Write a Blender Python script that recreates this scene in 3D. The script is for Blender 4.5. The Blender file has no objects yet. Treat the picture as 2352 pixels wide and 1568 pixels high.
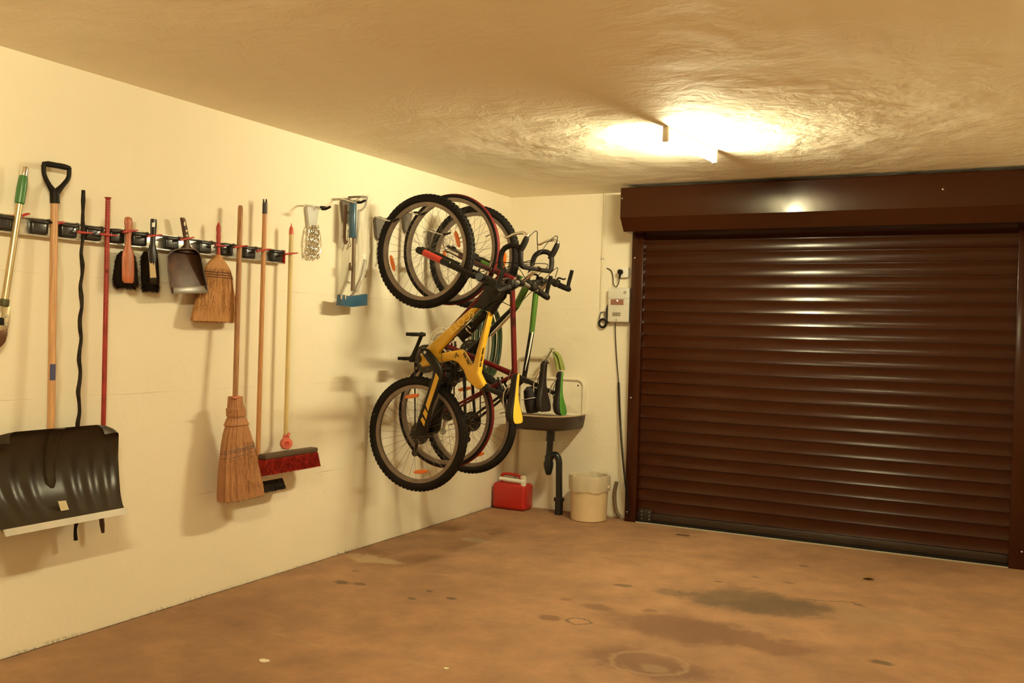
import bpy, bmesh, math, random
from mathutils import Vector, Matrix, Quaternion
random.seed(7)
V = Vector
PI = math.pi
SC = bpy.context.scene
COL = SC.collection

# ------------------------------------------------------------------ camera
F_PX = 2201.54
CAM = V((3.4271, -6.5163, 1.3209))
YAW, PITCH, ROLL = 0.47922, -0.00995, 0.02788
H = 2.35                                   # room height
fw = V((-math.sin(YAW)*math.cos(PITCH), math.cos(YAW)*math.cos(PITCH), math.sin(PITCH)))
r0 = V((math.cos(YAW), math.sin(YAW), 0)); u0 = r0.cross(fw)
rt = math.cos(ROLL)*r0 + math.sin(ROLL)*u0
up = -math.sin(ROLL)*r0 + math.cos(ROLL)*u0
cam_d = bpy.data.cameras.new('camera'); cam = bpy.data.objects.new('camera', cam_d); COL.objects.link(cam)
M = Matrix((rt, up, -fw)).transposed().to_4x4(); M.translation = CAM; cam.matrix_world = M
cam_d.sensor_fit = 'HORIZONTAL'; cam_d.sensor_width = 36.0; cam_d.lens = F_PX/2352*36.0
cam_d.clip_start = 0.05; cam_d.clip_end = 60
SC.camera = cam

def un(px, py, ax, v):
    """world point on the plane <axis ax> = v seen at photo pixel px, py"""
    d = fw + rt*((px-1176)/F_PX) - up*((py-784)/F_PX)
    return CAM + d*((v-CAM[ax])/d[ax])
def pm(p): return (V(p)-CAM).dot(fw)/F_PX   # metres per photo pixel at p
def LW(px, py, x=0.06): return un(px, py, 0, x)
def BW(px, py, y=0.0): return un(px, py, 1, y)
def FL(px, py, z=0.0): return un(px, py, 2, z)

# ------------------------------------------------------------------ materials
MATS = {}
def mat(name, col, rough=0.5, metal=0.0, coat=0.0, bump=0.0, bscale=40.0, var=0.0, vscale=6.0, stretch=(1,1,1), alpha=1.0, spec=0.5, sub=None):
    if name in MATS: return MATS[name]
    m = bpy.data.materials.new(name); m.use_nodes = True
    nt = m.node_tree; b = nt.nodes['Principled BSDF']
    b.inputs['Base Color'].default_value = (*col, 1); b.inputs['Roughness'].default_value = rough
    b.inputs['Metallic'].default_value = metal; b.inputs['Coat Weight'].default_value = coat
    b.inputs['Alpha'].default_value = alpha; b.inputs['Specular IOR Level'].default_value = spec
    tc = nt.nodes.new('ShaderNodeTexCoord'); mp = nt.nodes.new('ShaderNodeMapping'); mp.inputs['Scale'].default_value = stretch
    nt.links.new(tc.outputs['Object'], mp.inputs['Vector'])
    v = var if var else 0.06
    n = nt.nodes.new('ShaderNodeTexNoise'); n.inputs['Scale'].default_value = vscale; n.inputs['Detail'].default_value = 5
    nt.links.new(mp.outputs['Vector'], n.inputs['Vector'])
    r = nt.nodes.new('ShaderNodeValToRGB')
    c2 = sub if sub else tuple(max(0, c*(1-2*v)) for c in col)
    c1 = col if sub else tuple(min(1, c*(1+v)) for c in col)
    r.color_ramp.elements[0].position = 0.3; r.color_ramp.elements[1].position = 0.7
    r.color_ramp.elements[0].color = (*c2, 1); r.color_ramp.elements[1].color = (*c1, 1)
    nt.links.new(n.outputs['Fac'], r.inputs['Fac']); nt.links.new(r.outputs['Color'], b.inputs['Base Color'])
    if bump:
        n2 = nt.nodes.new('ShaderNodeTexNoise'); n2.inputs['Scale'].default_value = bscale; n2.inputs['Detail'].default_value = 4
        nt.links.new(mp.outputs['Vector'], n2.inputs['Vector'])
        bp = nt.nodes.new('ShaderNodeBump'); bp.inputs['Strength'].default_value = bump; bp.inputs['Distance'].default_value = 0.004
        nt.links.new(n2.outputs['Fac'], bp.inputs['Height']); nt.links.new(bp.outputs['Normal'], b.inputs['Normal'])
    MATS[name] = m; return m

def emit(name, col, strength):
    if name in MATS: return MATS[name]
    m = bpy.data.materials.new(name); m.use_nodes = True; nt = m.node_tree
    b = nt.nodes['Principled BSDF']; b.inputs['Base Color'].default_value = (*col, 1)
    b.inputs['Emission Color'].default_value = (*col, 1); b.inputs['Emission Strength'].default_value = strength
    MATS[name] = m; return m

BLACK = mat('black_plastic', (0.012, 0.009, 0.006), 0.5, spec=0.15, bump=0.05, bscale=200)
RUBBER = mat('tyre_rubber', (0.011, 0.008, 0.006), 0.75, spec=0.2, bump=0.25, bscale=180)
GRIPM = mat('grip_rubber', (0.011, 0.008, 0.006), 0.7, spec=0.12, bump=0.3, bscale=250)
CHROME = mat('chrome', (0.80, 0.77, 0.70), 0.14, 1.0)
STEEL = mat('brushed_steel', (0.62, 0.60, 0.56), 0.32, 1.0, var=0.1, vscale=30)
ALU = mat('rim_aluminium', (0.27, 0.21, 0.17), 0.42, 0.7, var=0.08, vscale=20)
SPK = mat('spoke_steel', (0.20, 0.17, 0.14), 0.35, 0.8)
DARKMET = mat('dark_metal', (0.055, 0.045, 0.038), 0.35, 0.85)
YEL = mat('yellow_paint', (0.70, 0.39, 0.022), 0.30, coat=0.5)
REDP = mat('dark_red_paint', (0.105, 0.003, 0.004), 0.28, coat=0.2, spec=0.3)
GRN = mat('green_paint', (0.050, 0.128, 0.012), 0.3, coat=0.4)
BLKP = mat('black_paint', (0.010, 0.008, 0.006), 0.3, spec=0.3)
REFL = mat('orange_reflector', (0.78, 0.17, 0.015), 0.22, coat=0.5, bump=0.2, bscale=300)
REDPL = mat('red_plastic', (0.55, 0.030, 0.018), 0.38, coat=0.2)
CREAM = mat('cream_plastic', (0.76, 0.66, 0.48), 0.45)
WHITE = mat('white_plastic', (0.82, 0.78, 0.68), 0.42)
GREYPL = mat('grey_plastic', (0.46, 0.44, 0.40), 0.5)

# ------------------------------------------------------------------ mesh builder
ORG = {}
class MB:
    def __init__(s): s.v = []; s.f = []
    def add(s, vs, fs):
        o = len(s.v); s.v += [V(p) for p in vs]; s.f += [[i+o for i in f] for f in fs]; return s
    def addbm(s, bm):
        bm.verts.index_update()
        s.add([v.co.copy() for v in bm.verts], [[v.index for v in f.verts] for f in bm.faces]); bm.free(); return s
    def box(s, c, size, R=None, bev=0.0, seg=2):
        bm = bmesh.new(); bmesh.ops.create_cube(bm, size=1.0)
        for v in bm.verts: v.co = V((v.co.x*size[0], v.co.y*size[1], v.co.z*size[2]))
        if bev: bmesh.ops.bevel(bm, geom=bm.edges[:], offset=bev, segments=seg, profile=0.5, affect='EDGES')
        for v in bm.verts: v.co = (R @ v.co if R else v.co) + V(c)
        return s.addbm(bm)
    def prism(s, poly, vec, bev=0.0, seg=2):
        vec = V(vec); bm = bmesh.new()
        a = [bm.verts.new(V(p)-vec/2) for p in poly]; b = [bm.verts.new(V(p)+vec/2) for p in poly]; n = len(a)
        bm.faces.new(a); bm.faces.new(b[::-1])
        for i in range(n): bm.faces.new([a[i], b[i], b[(i+1) % n], a[(i+1) % n]])
        bmesh.ops.recalc_face_normals(bm, faces=bm.faces[:])
        if bev:
            big = [e for e in bm.edges if e.verts[0] in a and e.verts[1] in a or e.verts[0] in b and e.verts[1] in b]
            bmesh.ops.bevel(bm, geom=big, offset=bev, segments=seg, profile=0.5, affect='EDGES')
        return s.addbm(bm)
    def tube(s, pts, r, n=10, cap=True, closed=False, sm=0, asp=1.0, ref=None):
        pts = [V(p) for p in pts]; rr = list(r) if isinstance(r, (list, tuple)) else [r]*len(pts)
        if sm: pts, rr = spline(pts, rr, sm, closed)
        N = len(pts); T = []
        for i in range(N):
            a = pts[(i-1) % N] if (closed or i > 0) else pts[i]
            b = pts[(i+1) % N] if (closed or i < N-1) else pts[i]
            t = (b-a); T.append(t.normalized() if t.length > 1e-9 else V((0, 0, 1)))
        nr = V(ref) if ref else (V((0, 0, 1)) if abs(T[0].z) < 0.9 else V((0, 1, 0)))
        nr = (nr - T[0]*nr.dot(T[0])).normalized(); vs = []; fs = []
        for i in range(N):
            if i: nr = (T[i-1].rotation_difference(T[i]) @ nr); nr = (nr - T[i]*nr.dot(T[i])).normalized()
            bn = T[i].cross(nr)
            for k in range(n):
                a = 2*PI*k/n; vs.append(pts[i] + nr*(rr[i]*math.cos(a)) + bn*(rr[i]*asp*math.sin(a)))
        L = N if closed else N-1
        for i in range(L):
            j = (i+1) % N
            for k in range(n): fs.append([i*n+k, i*n+(k+1) % n, j*n+(k+1) % n, j*n+k])
        if cap and not closed: fs.append(list(range(n))[::-1]); fs.append([(N-1)*n+k for k in range(n)])
        return s.add(vs, fs)
    def lathe(s, prof, o, d, n=28, closed=False):
        o = V(o); d = V(d).normalized(); a = d.orthogonal().normalized(); b = d.cross(a); vs = []; fs = []
        for r, h in prof:
            for k in range(n): t = 2*PI*k/n; vs.append(o + d*h + a*(r*math.cos(t)) + b*(r*math.sin(t)))
        P = len(prof)
        for i in range(P if closed else P-1):
            j = (i+1) % P
            for k in range(n): fs.append([i*n+k, i*n+(k+1) % n, j*n+(k+1) % n, j*n+k])
        if not closed:
            if prof[0][0] > 1e-6: fs.append(list(range(n))[::-1])
            if prof[-1][0] > 1e-6: fs.append([(P-1)*n+k for k in range(n)])
        return s.add(vs, fs)
    def torus(s, c, nrm, R, r, nu=48, nv=10, asp=1.0):
        return s.lathe([(R + r*math.cos(2*PI*k/nv), r*asp*math.sin(2*PI*k/nv)) for k in range(nv)], c, nrm, nu, closed=True)
    def ell(s, c, rad, R=None, nu=16, nv=10):
        vs = []; fs = []
        for i in range(nv+1):
            t = PI*i/nv
            for k in range(nu):
                p = V((rad[0]*math.sin(t)*math.cos(2*PI*k/nu), rad[1]*math.sin(t)*math.sin(2*PI*k/nu), rad[2]*math.cos(t)))
                vs.append((R @ p if R else p)+V(c))
        for i in range(nv):
            for k in range(nu): fs.append([i*nu+k, (i+1)*nu+k, (i+1)*nu+(k+1) % nu, i*nu+(k+1) % nu])
        return s.add(vs, fs)
    def loft(s, rings, cap=True):
        n = len(rings[0]); vs = [p for r in rings for p in r]; fs = []
        for i in range(len(rings)-1):
            for k in range(n): fs.append([i*n+k, i*n+(k+1) % n, (i+1)*n+(k+1) % n, (i+1)*n+k])
        if cap: fs.append(list(range(n))[::-1]); fs.append([(len(rings)-1)*n+k for k in range(n)])
        return s.add(vs, fs)
    def sheet(s, grid, th):
        """grid[i][j] points; th = offset vector or function for the back face"""
        nu, nv = len(grid), len(grid[0]); A = [p for r in grid for p in r]
        B = [V(p)+(th(p) if callable(th) else V(th)) for p in A]; fs = []; N = nu*nv
        for i in range(nu-1):
            for j in range(nv-1):
                q = [i*nv+j, (i+1)*nv+j, (i+1)*nv+j+1, i*nv+j+1]; fs.append(q); fs.append([N+x for x in q[::-1]])
        edge = [i*nv for i in range(nu)] + [(nu-1)*nv+j for j in range(1, nv)] + [i*nv+nv-1 for i in range(nu-2, -1, -1)] + [j for j in range(nv-2, 0, -1)]
        for a, b in zip(edge, edge[1:]+edge[:1]): fs.append([a, b, N+b, N+a])
        return s.add(A+B, fs)
    def build(s, name, m, parent=None, ang=35, smooth=True):
        par = parent; org = V((0, 0, 0))
        if parent is not None: org = ORG[parent.name]
        elif s.v:
            lo = V([min(p[i] for p in s.v) for i in range(3)]); hi = V([max(p[i] for p in s.v) for i in range(3)])
            org = V(((lo.x+hi.x)/2, (lo.y+hi.y)/2, lo.z))
        me = bpy.data.meshes.new(name); me.from_pydata([p-org for p in s.v], [], s.f)
        bm = bmesh.new(); bm.from_mesh(me); bmesh.ops.remove_doubles(bm, verts=bm.verts[:], dist=1e-6)
        bmesh.ops.recalc_face_normals(bm, faces=bm.faces[:]); bm.to_mesh(me); bm.free()
        if smooth:
            me.polygons.foreach_set('use_smooth', [True]*len(me.polygons)); me.set_sharp_from_angle(angle=math.radians(ang))
        me.materials.append(m)
        o = bpy.data.objects.new(name, me); COL.objects.link(o)
        if par is not None: o.parent = par
        else: o.location = org
        ORG[o.name] = org; return o

def spline(pts, rr, k, closed):
    N = len(pts); P = []; R = []
    rng = N if closed else N-1
    for i in range(rng):
        p1, p2 = pts[i], pts[(i+1) % N]
        p0 = pts[(i-1) % N] if (closed or i > 0) else p1*2-p2
        p3 = pts[(i+2) % N] if (closed or i < N-2) else p2*2-p1
        for j in range(k):
            t = j/k
            P.append(0.5*((2*p1)+(p2-p0)*t+(2*p0-5*p1+4*p2-p3)*t*t+(3*p1-p0-3*p2+p3)*t**3)); R.append(rr[i]*(1-t)+rr[(i+1) % N]*t)
    if not closed: P.append(pts[-1]); R.append(rr[-1])
    return P, R

def tag(o, label, cat, group=None):
    o['label'] = label; o['category'] = cat
    if group: o['group'] = group
    return o
def thing(name, loc, label, cat, group=None):
    o = bpy.data.objects.new(name, None); COL.objects.link(o); o.location = loc; o.empty_display_size = 0.05
    ORG[o.name] = V(loc); return tag(o, label, cat, group)
def struct(o): o['kind'] = 'structure'; return o
def dup(root, delta, label):
    def cp(o, par):
        c = o.copy(); COL.objects.link(c); ORG[c.name] = ORG[o.name]
        if par: c.parent = par
        for ch in list(o.children): cp(ch, c)
        return c
    r = cp(root, None); r.location = root.location + V(delta); r['label'] = label; return r
def text(name, body, size, o, xdir, ydir, m, parent, extrude=0.0006, bold=0.0):
    cu = bpy.data.curves.new(name, 'FONT'); cu.body = body; cu.size = size; cu.extrude = extrude; cu.offset = bold
    cu.align_x = 'CENTER'; cu.align_y = 'CENTER'
    to = bpy.data.objects.new(name+'_tmp', cu); COL.objects.link(to)
    dg = bpy.context.evaluated_depsgraph_get(); me = bpy.data.meshes.new_from_object(to.evaluated_get(dg))
    COL.objects.unlink(to); bpy.data.objects.remove(to); bpy.data.curves.remove(cu)
    xd = V(xdir).normalized(); yd = V(ydir); yd = (yd-xd*yd.dot(xd)).normalized(); zd = xd.cross(yd)
    mb = MB(); mb.add([V(o)+xd*v.co.x+yd*v.co.y+zd*v.co.z for v in me.vertices], [list(p.vertices) for p in me.polygons])
    bpy.data.meshes.remove(me); return mb.build(name, m, parent, smooth=False)

# ------------------------------------------------------------------ surfaces of the room
def surface_mat(name, kind):
    m = bpy.data.materials.new(name); m.use_nodes = True; nt = m.node_tree; N = nt.nodes; Lk = nt.links
    b = N['Principled BSDF']; geo = N.new('ShaderNodeNewGeometry'); pos = geo.outputs['Position']
    def noise(scale, detail=6, rough=0.6, vec=pos, st=None, dist=0.0):
        if st:
            mp = N.new('ShaderNodeMapping'); mp.inputs['Scale'].default_value = st; Lk.new(vec, mp.inputs['Vector']); vec = mp.outputs['Vector']
        n = N.new('ShaderNodeTexNoise'); n.inputs['Scale'].default_value = scale; n.inputs['Detail'].default_value = detail
        n.inputs['Roughness'].default_value = rough; n.inputs['Distortion'].default_value = dist; Lk.new(vec, n.inputs['Vector']); return n.outputs['Fac']
    def ramp(fac, a, ca, c, cc):
        r = N.new('ShaderNodeValToRGB'); e = r.color_ramp.elements; e[0].position = a; e[1].position = c
        e[0].color = (*ca, 1); e[1].color = (*cc, 1); Lk.new(fac, r.inputs['Fac']); return r.outputs['Color']
    def math_(op, a, bb=None, clamp=False):
        n = N.new('ShaderNodeMath'); n.operation = op; n.use_clamp = clamp
        for i, x in enumerate((a, bb)):
            if x is None: continue
            if isinstance(x, (int, float)): n.inputs[i].default_value = x
            else: Lk.new(x, n.inputs[i])
        return n.outputs[0]
    def mix(fac, a, c):
        n = N.new('ShaderNodeMix'); n.data_type = 'RGBA'
        for i, x in ((0, fac), (6, a), (7, c)):
            if isinstance(x, (int, float)): n.inputs[i].default_value = x
            elif isinstance(x, tuple): n.inputs[i].default_value = (*x, 1)
            else: Lk.new(x, n.inputs[i])
        return n.outputs[2]
    def smooth(x, lo, hi):
        n = N.new('ShaderNodeMapRange'); n.interpolation_type = 'SMOOTHSTEP'
        n.inputs['From Min'].default_value = lo; n.inputs['From Max'].default_value = hi
        n.inputs['To Min'].default_value = 0.0; n.inputs['To Max'].default_value = 1.0
        Lk.new(x, n.inputs['Value']); return n.outputs['Result']
    def bump(h, dist, strength=1.0, prev=None):
        n = N.new('ShaderNodeBump'); n.inputs['Strength'].default_value = strength; n.inputs['Distance'].default_value = dist
        Lk.new(h, n.inputs['Height'])
        if prev: Lk.new(prev, n.inputs['Normal'])
        return n.outputs['Normal']
    sep = N.new('ShaderNodeSeparateXYZ'); Lk.new(pos, sep.inputs[0]); X, Y, Z = sep.outputs
    if kind == 'wall':
        base = ramp(noise(1.3, 5), 0.3, (0.80, 0.72, 0.56), 0.7, (0.84, 0.76, 0.60))
        # formwork seams every half metre, broken up by noise, and small pits in the paint
        zz = math_('ADD', Z, math_('MULTIPLY', math_('SUBTRACT', noise(3.0, 4), 0.5), 0.016))
        fr = math_('ABSOLUTE', math_('SUBTRACT', math_('FRACT', math_('ADD', math_('MULTIPLY', zz, 2.0), 0.5)), 0.5))
        seam = math_('SUBTRACT', 1.0, smooth(fr, 0.002, 0.010))
        seam = math_('MULTIPLY', math_('MULTIPLY', seam, smooth(noise(2.2, 3), 0.42, 0.62)), math_('SUBTRACT', 1.0, smooth(Z, 1.55, 1.75)))
        pit = N.new('ShaderNodeTexVoronoi'); pit.inputs['Scale'].default_value = 7.0; Lk.new(pos, pit.inputs['Vector'])
        pits = math_('MULTIPLY', math_('SUBTRACT', 1.0, smooth(pit.outputs['Distance'], 0.02, 0.055)), smooth(noise(2.0, 2), 0.50, 0.62))
        col = mix(math_('MULTIPLY', seam, 0.15), base, (0.45, 0.36, 0.24))
        col = mix(math_('MULTIPLY', pits, 0.6), col, (0.36, 0.28, 0.18))
        low = math_('MULTIPLY', math_('SUBTRACT', 1.0, smooth(Z, 0.0, 0.022)), math_('MULTIPLY', smooth(noise(40, 6, 0.7), 0.48, 0.58), smooth(noise(1.7, 3), 0.45, 0.6)))
        col = mix(math_('MULTIPLY', low, 0.7), col, (0.20, 0.11, 0.05))
        Lk.new(col, b.inputs['Base Color']); b.inputs['Roughness'].default_value = 0.62; b.inputs['Specular IOR Level'].default_value = 0.3
        n1 = bump(noise(60, 5), 0.0020, 0.5); n2 = bump(noise(5, 4), 0.012, 0.5, n1)
        n3 = bump(math_('MULTIPLY', math_('ADD', math_('MULTIPLY', seam, 0.5), pits), -1.0), 0.003, 0.7, n2); Lk.new(n3, b.inputs['Normal'])
    elif kind == 'ceiling':
        base = ramp(noise(0.9, 5), 0.3, (0.90, 0.80, 0.63), 0.7, (0.94, 0.86, 0.69))
        Lk.new(base, b.inputs['Base Color']); b.inputs['Roughness'].default_value = 0.75; b.inputs['Specular IOR Level'].default_value = 0.2
        h1 = noise(1.9, 4, 0.5, dist=0.3); h2 = math_('MULTIPLY', noise(6.5, 7, 0.62, dist=0.8), smooth(noise(0.8, 3), 0.38, 0.62))
        n0 = bump(noise(26, 5, 0.6), 0.004, 0.4); n1 = bump(h2, 0.024, 0.7, n0); n2 = bump(h1, 0.035, 0.6, n1); Lk.new(n2, b.inputs['Normal'])
    else:
        c1 = ramp(noise(0.8, 8, 0.62), 0.30, (0.240, 0.127, 0.065), 0.70, (0.390, 0.216, 0.114))
        c2 = ramp(noise(5.0, 8, 0.7), 0.35, (0.76, 0.76, 0.77), 0.72, (1.16, 1.14, 1.10))
        mm = N.new('ShaderNodeMix'); mm.data_type = 'RGBA'; mm.blend_type = 'MULTIPLY'; mm.inputs[0].default_value = 1.0
        Lk.new(c1, mm.inputs[6]); Lk.new(c2, mm.inputs[7]); col = mm.outputs[2]
        wx = math_('MULTIPLY', math_('SUBTRACT', noise(3.5, 8, 0.70), 0.5), 0.50)
        wy = math_('MULTIPLY', math_('SUBTRACT', noise(3.1, 8, 0.70, st=(1.1, 0.9, 3)), 0.5), 0.50)
        XX = math_('ADD', X, wx); YY = math_('ADD', Y, wy)
        XS = math_('ADD', X, math_('MULTIPLY', math_('SUBTRACT', noise(16, 6, 0.65), 0.5), 0.075)); YS = math_('ADD', Y, math_('MULTIPLY', math_('SUBTRACT', noise(13, 6, 0.65, st=(1.2, 0.9, 3)), 0.5), 0.075))
        def spot(px, py, rx, ry, colr, op, soft=0.45, ring=None, crisp=False):
            nonlocal col
            p = FL(px, py); sx, sy = (XS, YS) if (ring or rx < 0.13) else (XX, YY)
            dx = math_('DIVIDE', math_('SUBTRACT', sx, p.x), rx); dy = math_('DIVIDE', math_('SUBTRACT', sy, p.y), ry)
            d = math_('SQRT', math_('ADD', math_('MULTIPLY', dx, dx), math_('MULTIPLY', dy, dy)))
            if ring: d = math_('ADD', math_('ABSOLUTE', math_('SUBTRACT', d, 1.0)), 1.0-ring)
            f = math_('SUBTRACT', 1.0, smooth(d, 1.0-soft, 1.0+soft*0.4))
            col = mix(math_('MULTIPLY', f, op), col, colr)
        scf = smooth(noise(2.2, 7, 0.7, st=(0.7, 4.0, 1), dist=1.2), 0.62, 0.78); col = mix(math_('MULTIPLY', scf, 0.30), col, (0.50, 0.36, 0.22))
        dk = (0.085, 0.056, 0.032); rd = (0.150, 0.072, 0.036)
        spot(1720, 1380, 0.36, 0.27, dk, 0.75, 0.5); spot(1790, 1395, 0.26, 0.2, dk, 0.55)
        spot(1540, 1360, 0.10, 0.07, dk, 0.55); spot(1620, 1375, 0.18, 0.08, dk, 0.5)
        spot(1560, 1440, 0.36, 0.22, rd, 0.80, 0.5); spot(1700, 1465, 0.36, 0.15, rd, 0.75); spot(1490, 1520, 0.32, 0.17, rd, 0.75)
        spot(1370, 1394, 0.09, 0.06, rd, 0.7); spot(1262, 1418, 0.07, 0.04, rd, 0.8); spot(1328, 1426, 0.055, 0.045, dk, 0.75, 0.18, 0.2)
        spot(1490, 1402, 0.04, 0.03, rd, 0.7); spot(1300, 1375, 0.04, 0.03, rd, 0.6)
        for px, py, r in ((787, 1337, 0.035), (826, 1341, 0.028), (816, 1310, 0.018), (986, 1356, 0.018), (945, 1374, 0.018), (1035, 1375, 0.015),
                          (1430, 1344, 0.035), (1650, 1336, 0.02), (1735, 1325, 0.016), (1845, 1299, 0.022), (1810, 1338, 0.022), (2025, 1521, 0.035), (1130, 1226, 0.02), (1038, 1374, 0.02), (1096, 1240, 0.05)):
            spot(px, py, r*1.6, r, dk, 0.75, 0.5)
        spot(860, 1285, 0.22, 0.07, (0.50, 0.37, 0.22), 0.55); spot(1090, 1240, 0.12, 0.06, (0.46, 0.34, 0.20), 0.5)
        spot(1490, 1522, 0.155, 0.135, (0.34, 0.225, 0.125), 0.5, 0.10, 0.10); spot(1505, 1535, 0.07, 0.05, (0.34, 0.225, 0.125), 0.4)
        spot(2030, 1420, 0.30, 0.16, (0.24, 0.155, 0.085), 0.45); spot(2250, 1375, 0.2, 0.1, (0.24, 0.15, 0.085), 0.4)
        # crack running right from the oil stain
        pa, pb = FL(1835, 1372), FL(2000, 1392); t = (pb-pa); Lc = t.length; t.normalize(); nn = V((-t.y, t.x, 0))
        along = math_('ADD', math_('MULTIPLY', math_('SUBTRACT', X, pa.x), t.x), math_('MULTIPLY', math_('SUBTRACT', Y, pa.y), t.y))
        side = math_('ADD', math_('MULTIPLY', math_('SUBTRACT', XX, pa.x), nn.x), math_('MULTIPLY', math_('SUBTRACT', YY, pa.y), nn.y))
        cr = math_('MULTIPLY', math_('SUBTRACT', 1.0, smooth(math_('ABSOLUTE', side), 0.006, 0.018)), math_('MULTIPLY', smooth(along, 0.0, 0.05), math_('SUBTRACT', 1.0, smooth(along, Lc-0.05, Lc))))
        col = mix(math_('MULTIPLY', cr, 0.65), col, dk)
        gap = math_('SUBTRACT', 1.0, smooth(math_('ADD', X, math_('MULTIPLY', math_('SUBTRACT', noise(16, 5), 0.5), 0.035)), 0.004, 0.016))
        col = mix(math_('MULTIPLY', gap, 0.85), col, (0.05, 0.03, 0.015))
        Lk.new(col, b.inputs['Base Color']); b.inputs['Roughness'].default_value = 0.72; b.inputs['Specular IOR Level'].default_value = 0.3
        n1 = bump(noise(45, 6), 0.003, 0.5); n2 = bump(noise(2.0, 5), 0.02, 0.4, n1); Lk.new(n2, b.inputs['Normal'])
    return m

WALLM = surface_mat('painted_concrete_wall', 'wall'); CEILM = surface_mat('trowelled_ceiling', 'ceiling'); FLOORM = surface_mat('stained_concrete', 'floor')
XR, YF = 4.35, -8.2
def slab(name, lo, hi, m):
    c = (V(lo)+V(hi))/2; s = V(hi)-V(lo); return struct(MB().box(c, s).build(name, m, smooth=False))
slab('floor', (-0.15, YF-0.15, -0.12), (XR+0.15, 0.15, 0), FLOORM)
slab('ceiling', (-0.15, YF-0.15, H), (XR+0.15, 0.15, H+0.12), CEILM)
slab('wall_left', (-0.15, YF, 0), (0, 0, H), WALLM)
slab('wall_back', (-0.15, 0, 0), (XR+0.15, 0.15, H), WALLM)
slab('wall_right', (XR, YF, 0), (XR+0.15, 0, H), WALLM)
slab('wall_front', (-0.15, YF-0.15, 0), (XR+0.15, YF, H), WALLM)

# ------------------------------------------------------------------ ceiling lamps
def lamp(a, b, label):
    a = V(a); b = V(b); d = (b-a).normalized(); mid = (a+b)/2; L = (b-a).length; ang = math.atan2(d.y, d.x)
    R = Matrix.Rotation(ang, 3, 'Z')
    t = thing('ceiling_lamp', (mid.x, mid.y, H), label, 'lamp', 'fluorescent battens on the ceiling')
    MB().box((mid.x, mid.y, H-0.0075), (L, 0.020, 0.014), R, 0.003).build('batten_body', WHITE, t)
    for p in (a, b):
        MB().box((p.x, p.y, H-0.0385), (0.020, 0.030, 0.076), R, 0.004).build('lamp_holder', CREAM, t)
    z = H-0.060; o = V((a.x, a.y, z))+d*0.011
    MB().lathe([(0.0128, 0), (0.0128, L-0.022)], o, d, 20).build('fluorescent_tube', emit('tube_glow', (0.95, 0.865, 0.53), LAMP), t)
    return t
LAMP = 850.0
la, lb = V((1.898, -1.999, H)), V((1.965, -1.36, H))
L1 = lamp(la, lb, 'glowing fluorescent tube lamp on the ceiling in front of the roller shutter')
dup(L1, (0.10, -3.85, 0), 'second fluorescent tube lamp on the ceiling, further from the roller shutter')

# ------------------------------------------------------------------ roller shutter
BRN = mat('brown_shutter_paint', (0.034, 0.0072, 0.0016), 0.20, spec=0.33, var=0.004)
BRN2 = mat('brown_box_paint', (0.037, 0.0085, 0.0020), 0.145, spec=0.33, var=0.004)
xa, xb = 1.030, 3.540
door = struct(bpy.data.objects.new('door_1', None)); COL.objects.link(door); door.location = ((xa+xb)/2, 0, 0); ORG['door_1'] = V(door.location)
gw = 0.085
MB().box((xa+gw/2, -0.05, 1.02), (gw, 0.098, 2.04), bev=0.004).build('guide_rail', BRN, door)
MB().box((xb-gw/2, -0.05, 1.02), (gw, 0.098, 2.04), bev=0.004).build('guide_rail', BRN, door)
pitch = 0.0835; z0 = 0.07; prof = []
ns = int((2.15-z0)/pitch)
for i in range(ns):
    zb = z0 + i*pitch
    for k in range(10):
        t = k/9; prof.append((-0.052 - 0.0065 + 0.0052*(1-(2*t-1)**2), zb + 0.005 + t*(pitch-0.008)))
    prof.append((-0.0515, zb+pitch-0.002)); prof.append((-0.0515, zb+pitch+0.003))
xl, xr_ = xa+gw-0.01, xb-gw+0.01
cur = MB(); n = len(prof); vs = [V((x, y, z)) for x in (xl, xr_) for (y, z) in prof]
cur.add(vs, [[i, i+1, n+i+1, n+i] for i in range(n-1)])
cur.add([(xl, -0.04, z0), (xr_, -0.04, z0), (xr_, -0.04, z0+ns*pitch), (xl, -0.04, z0+ns*pitch)], [[0, 1, 2, 3]])
cur.build('shutter_curtain', BRN, door, ang=50)
MB().box(((xa+xb)/2, -0.055, 0.047), (xb-xa-2*gw+0.02, 0.028, 0.050), bev=0.004).build('bottom_bar', mat('bottom_bar_paint', (0.022, 0.012, 0.007), 0.4), door)
MB().box(((xa+xb)/2, -0.055, 0.0125), (xb-xa-2*gw+0.02, 0.02, 0.023), bev=0.006).build('rubber_seal', RUBBER, door)
xh = 3.66
hp = [(-0.002, H-0.015), (-0.345, H-0.022), (-0.350, H-0.03), (-0.350, 2.125), (-0.275, 2.035), (-0.002, 2.035)]
MB().prism([V(((xa+xh)/2, y, z)) for y, z in hp], (xh-xa, 0, 0), 0.002).build('shutter_box', BRN2, door, ang=20)
for x, y, z in ((xa+0.012, -0.3515, 2.255), (3.05, -0.3515, 2.23)): MB().ell((x, y, z), (0.006, 0.003, 0.006)).build('screw', STEEL, door)
for px, py in ((1458, 592), (1449, 913), (1440, 1175), (2347, 1267)):
    p = BW(px, py, -0.1005)
    if p.x > xb-0.01: p.x = xb-0.02
    if p.x < xa+0.01: p.x = xa+0.014
    MB().ell(p, (0.006, 0.003, 0.006)).build('screw', STEEL, door)
br = MB(); pA = BW(1467, 1180, -0.075); pB = BW(1490, 1203, -0.075)
MB().box(((pA.x+pB.x)/2+0.012, -0.076, 0.055), (0.09, 0.012, 0.085), bev=0.003).build('end_bracket', mat('bracket_black', (0.012, 0.010, 0.008), 0.35), door)
rv = MB()
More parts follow.
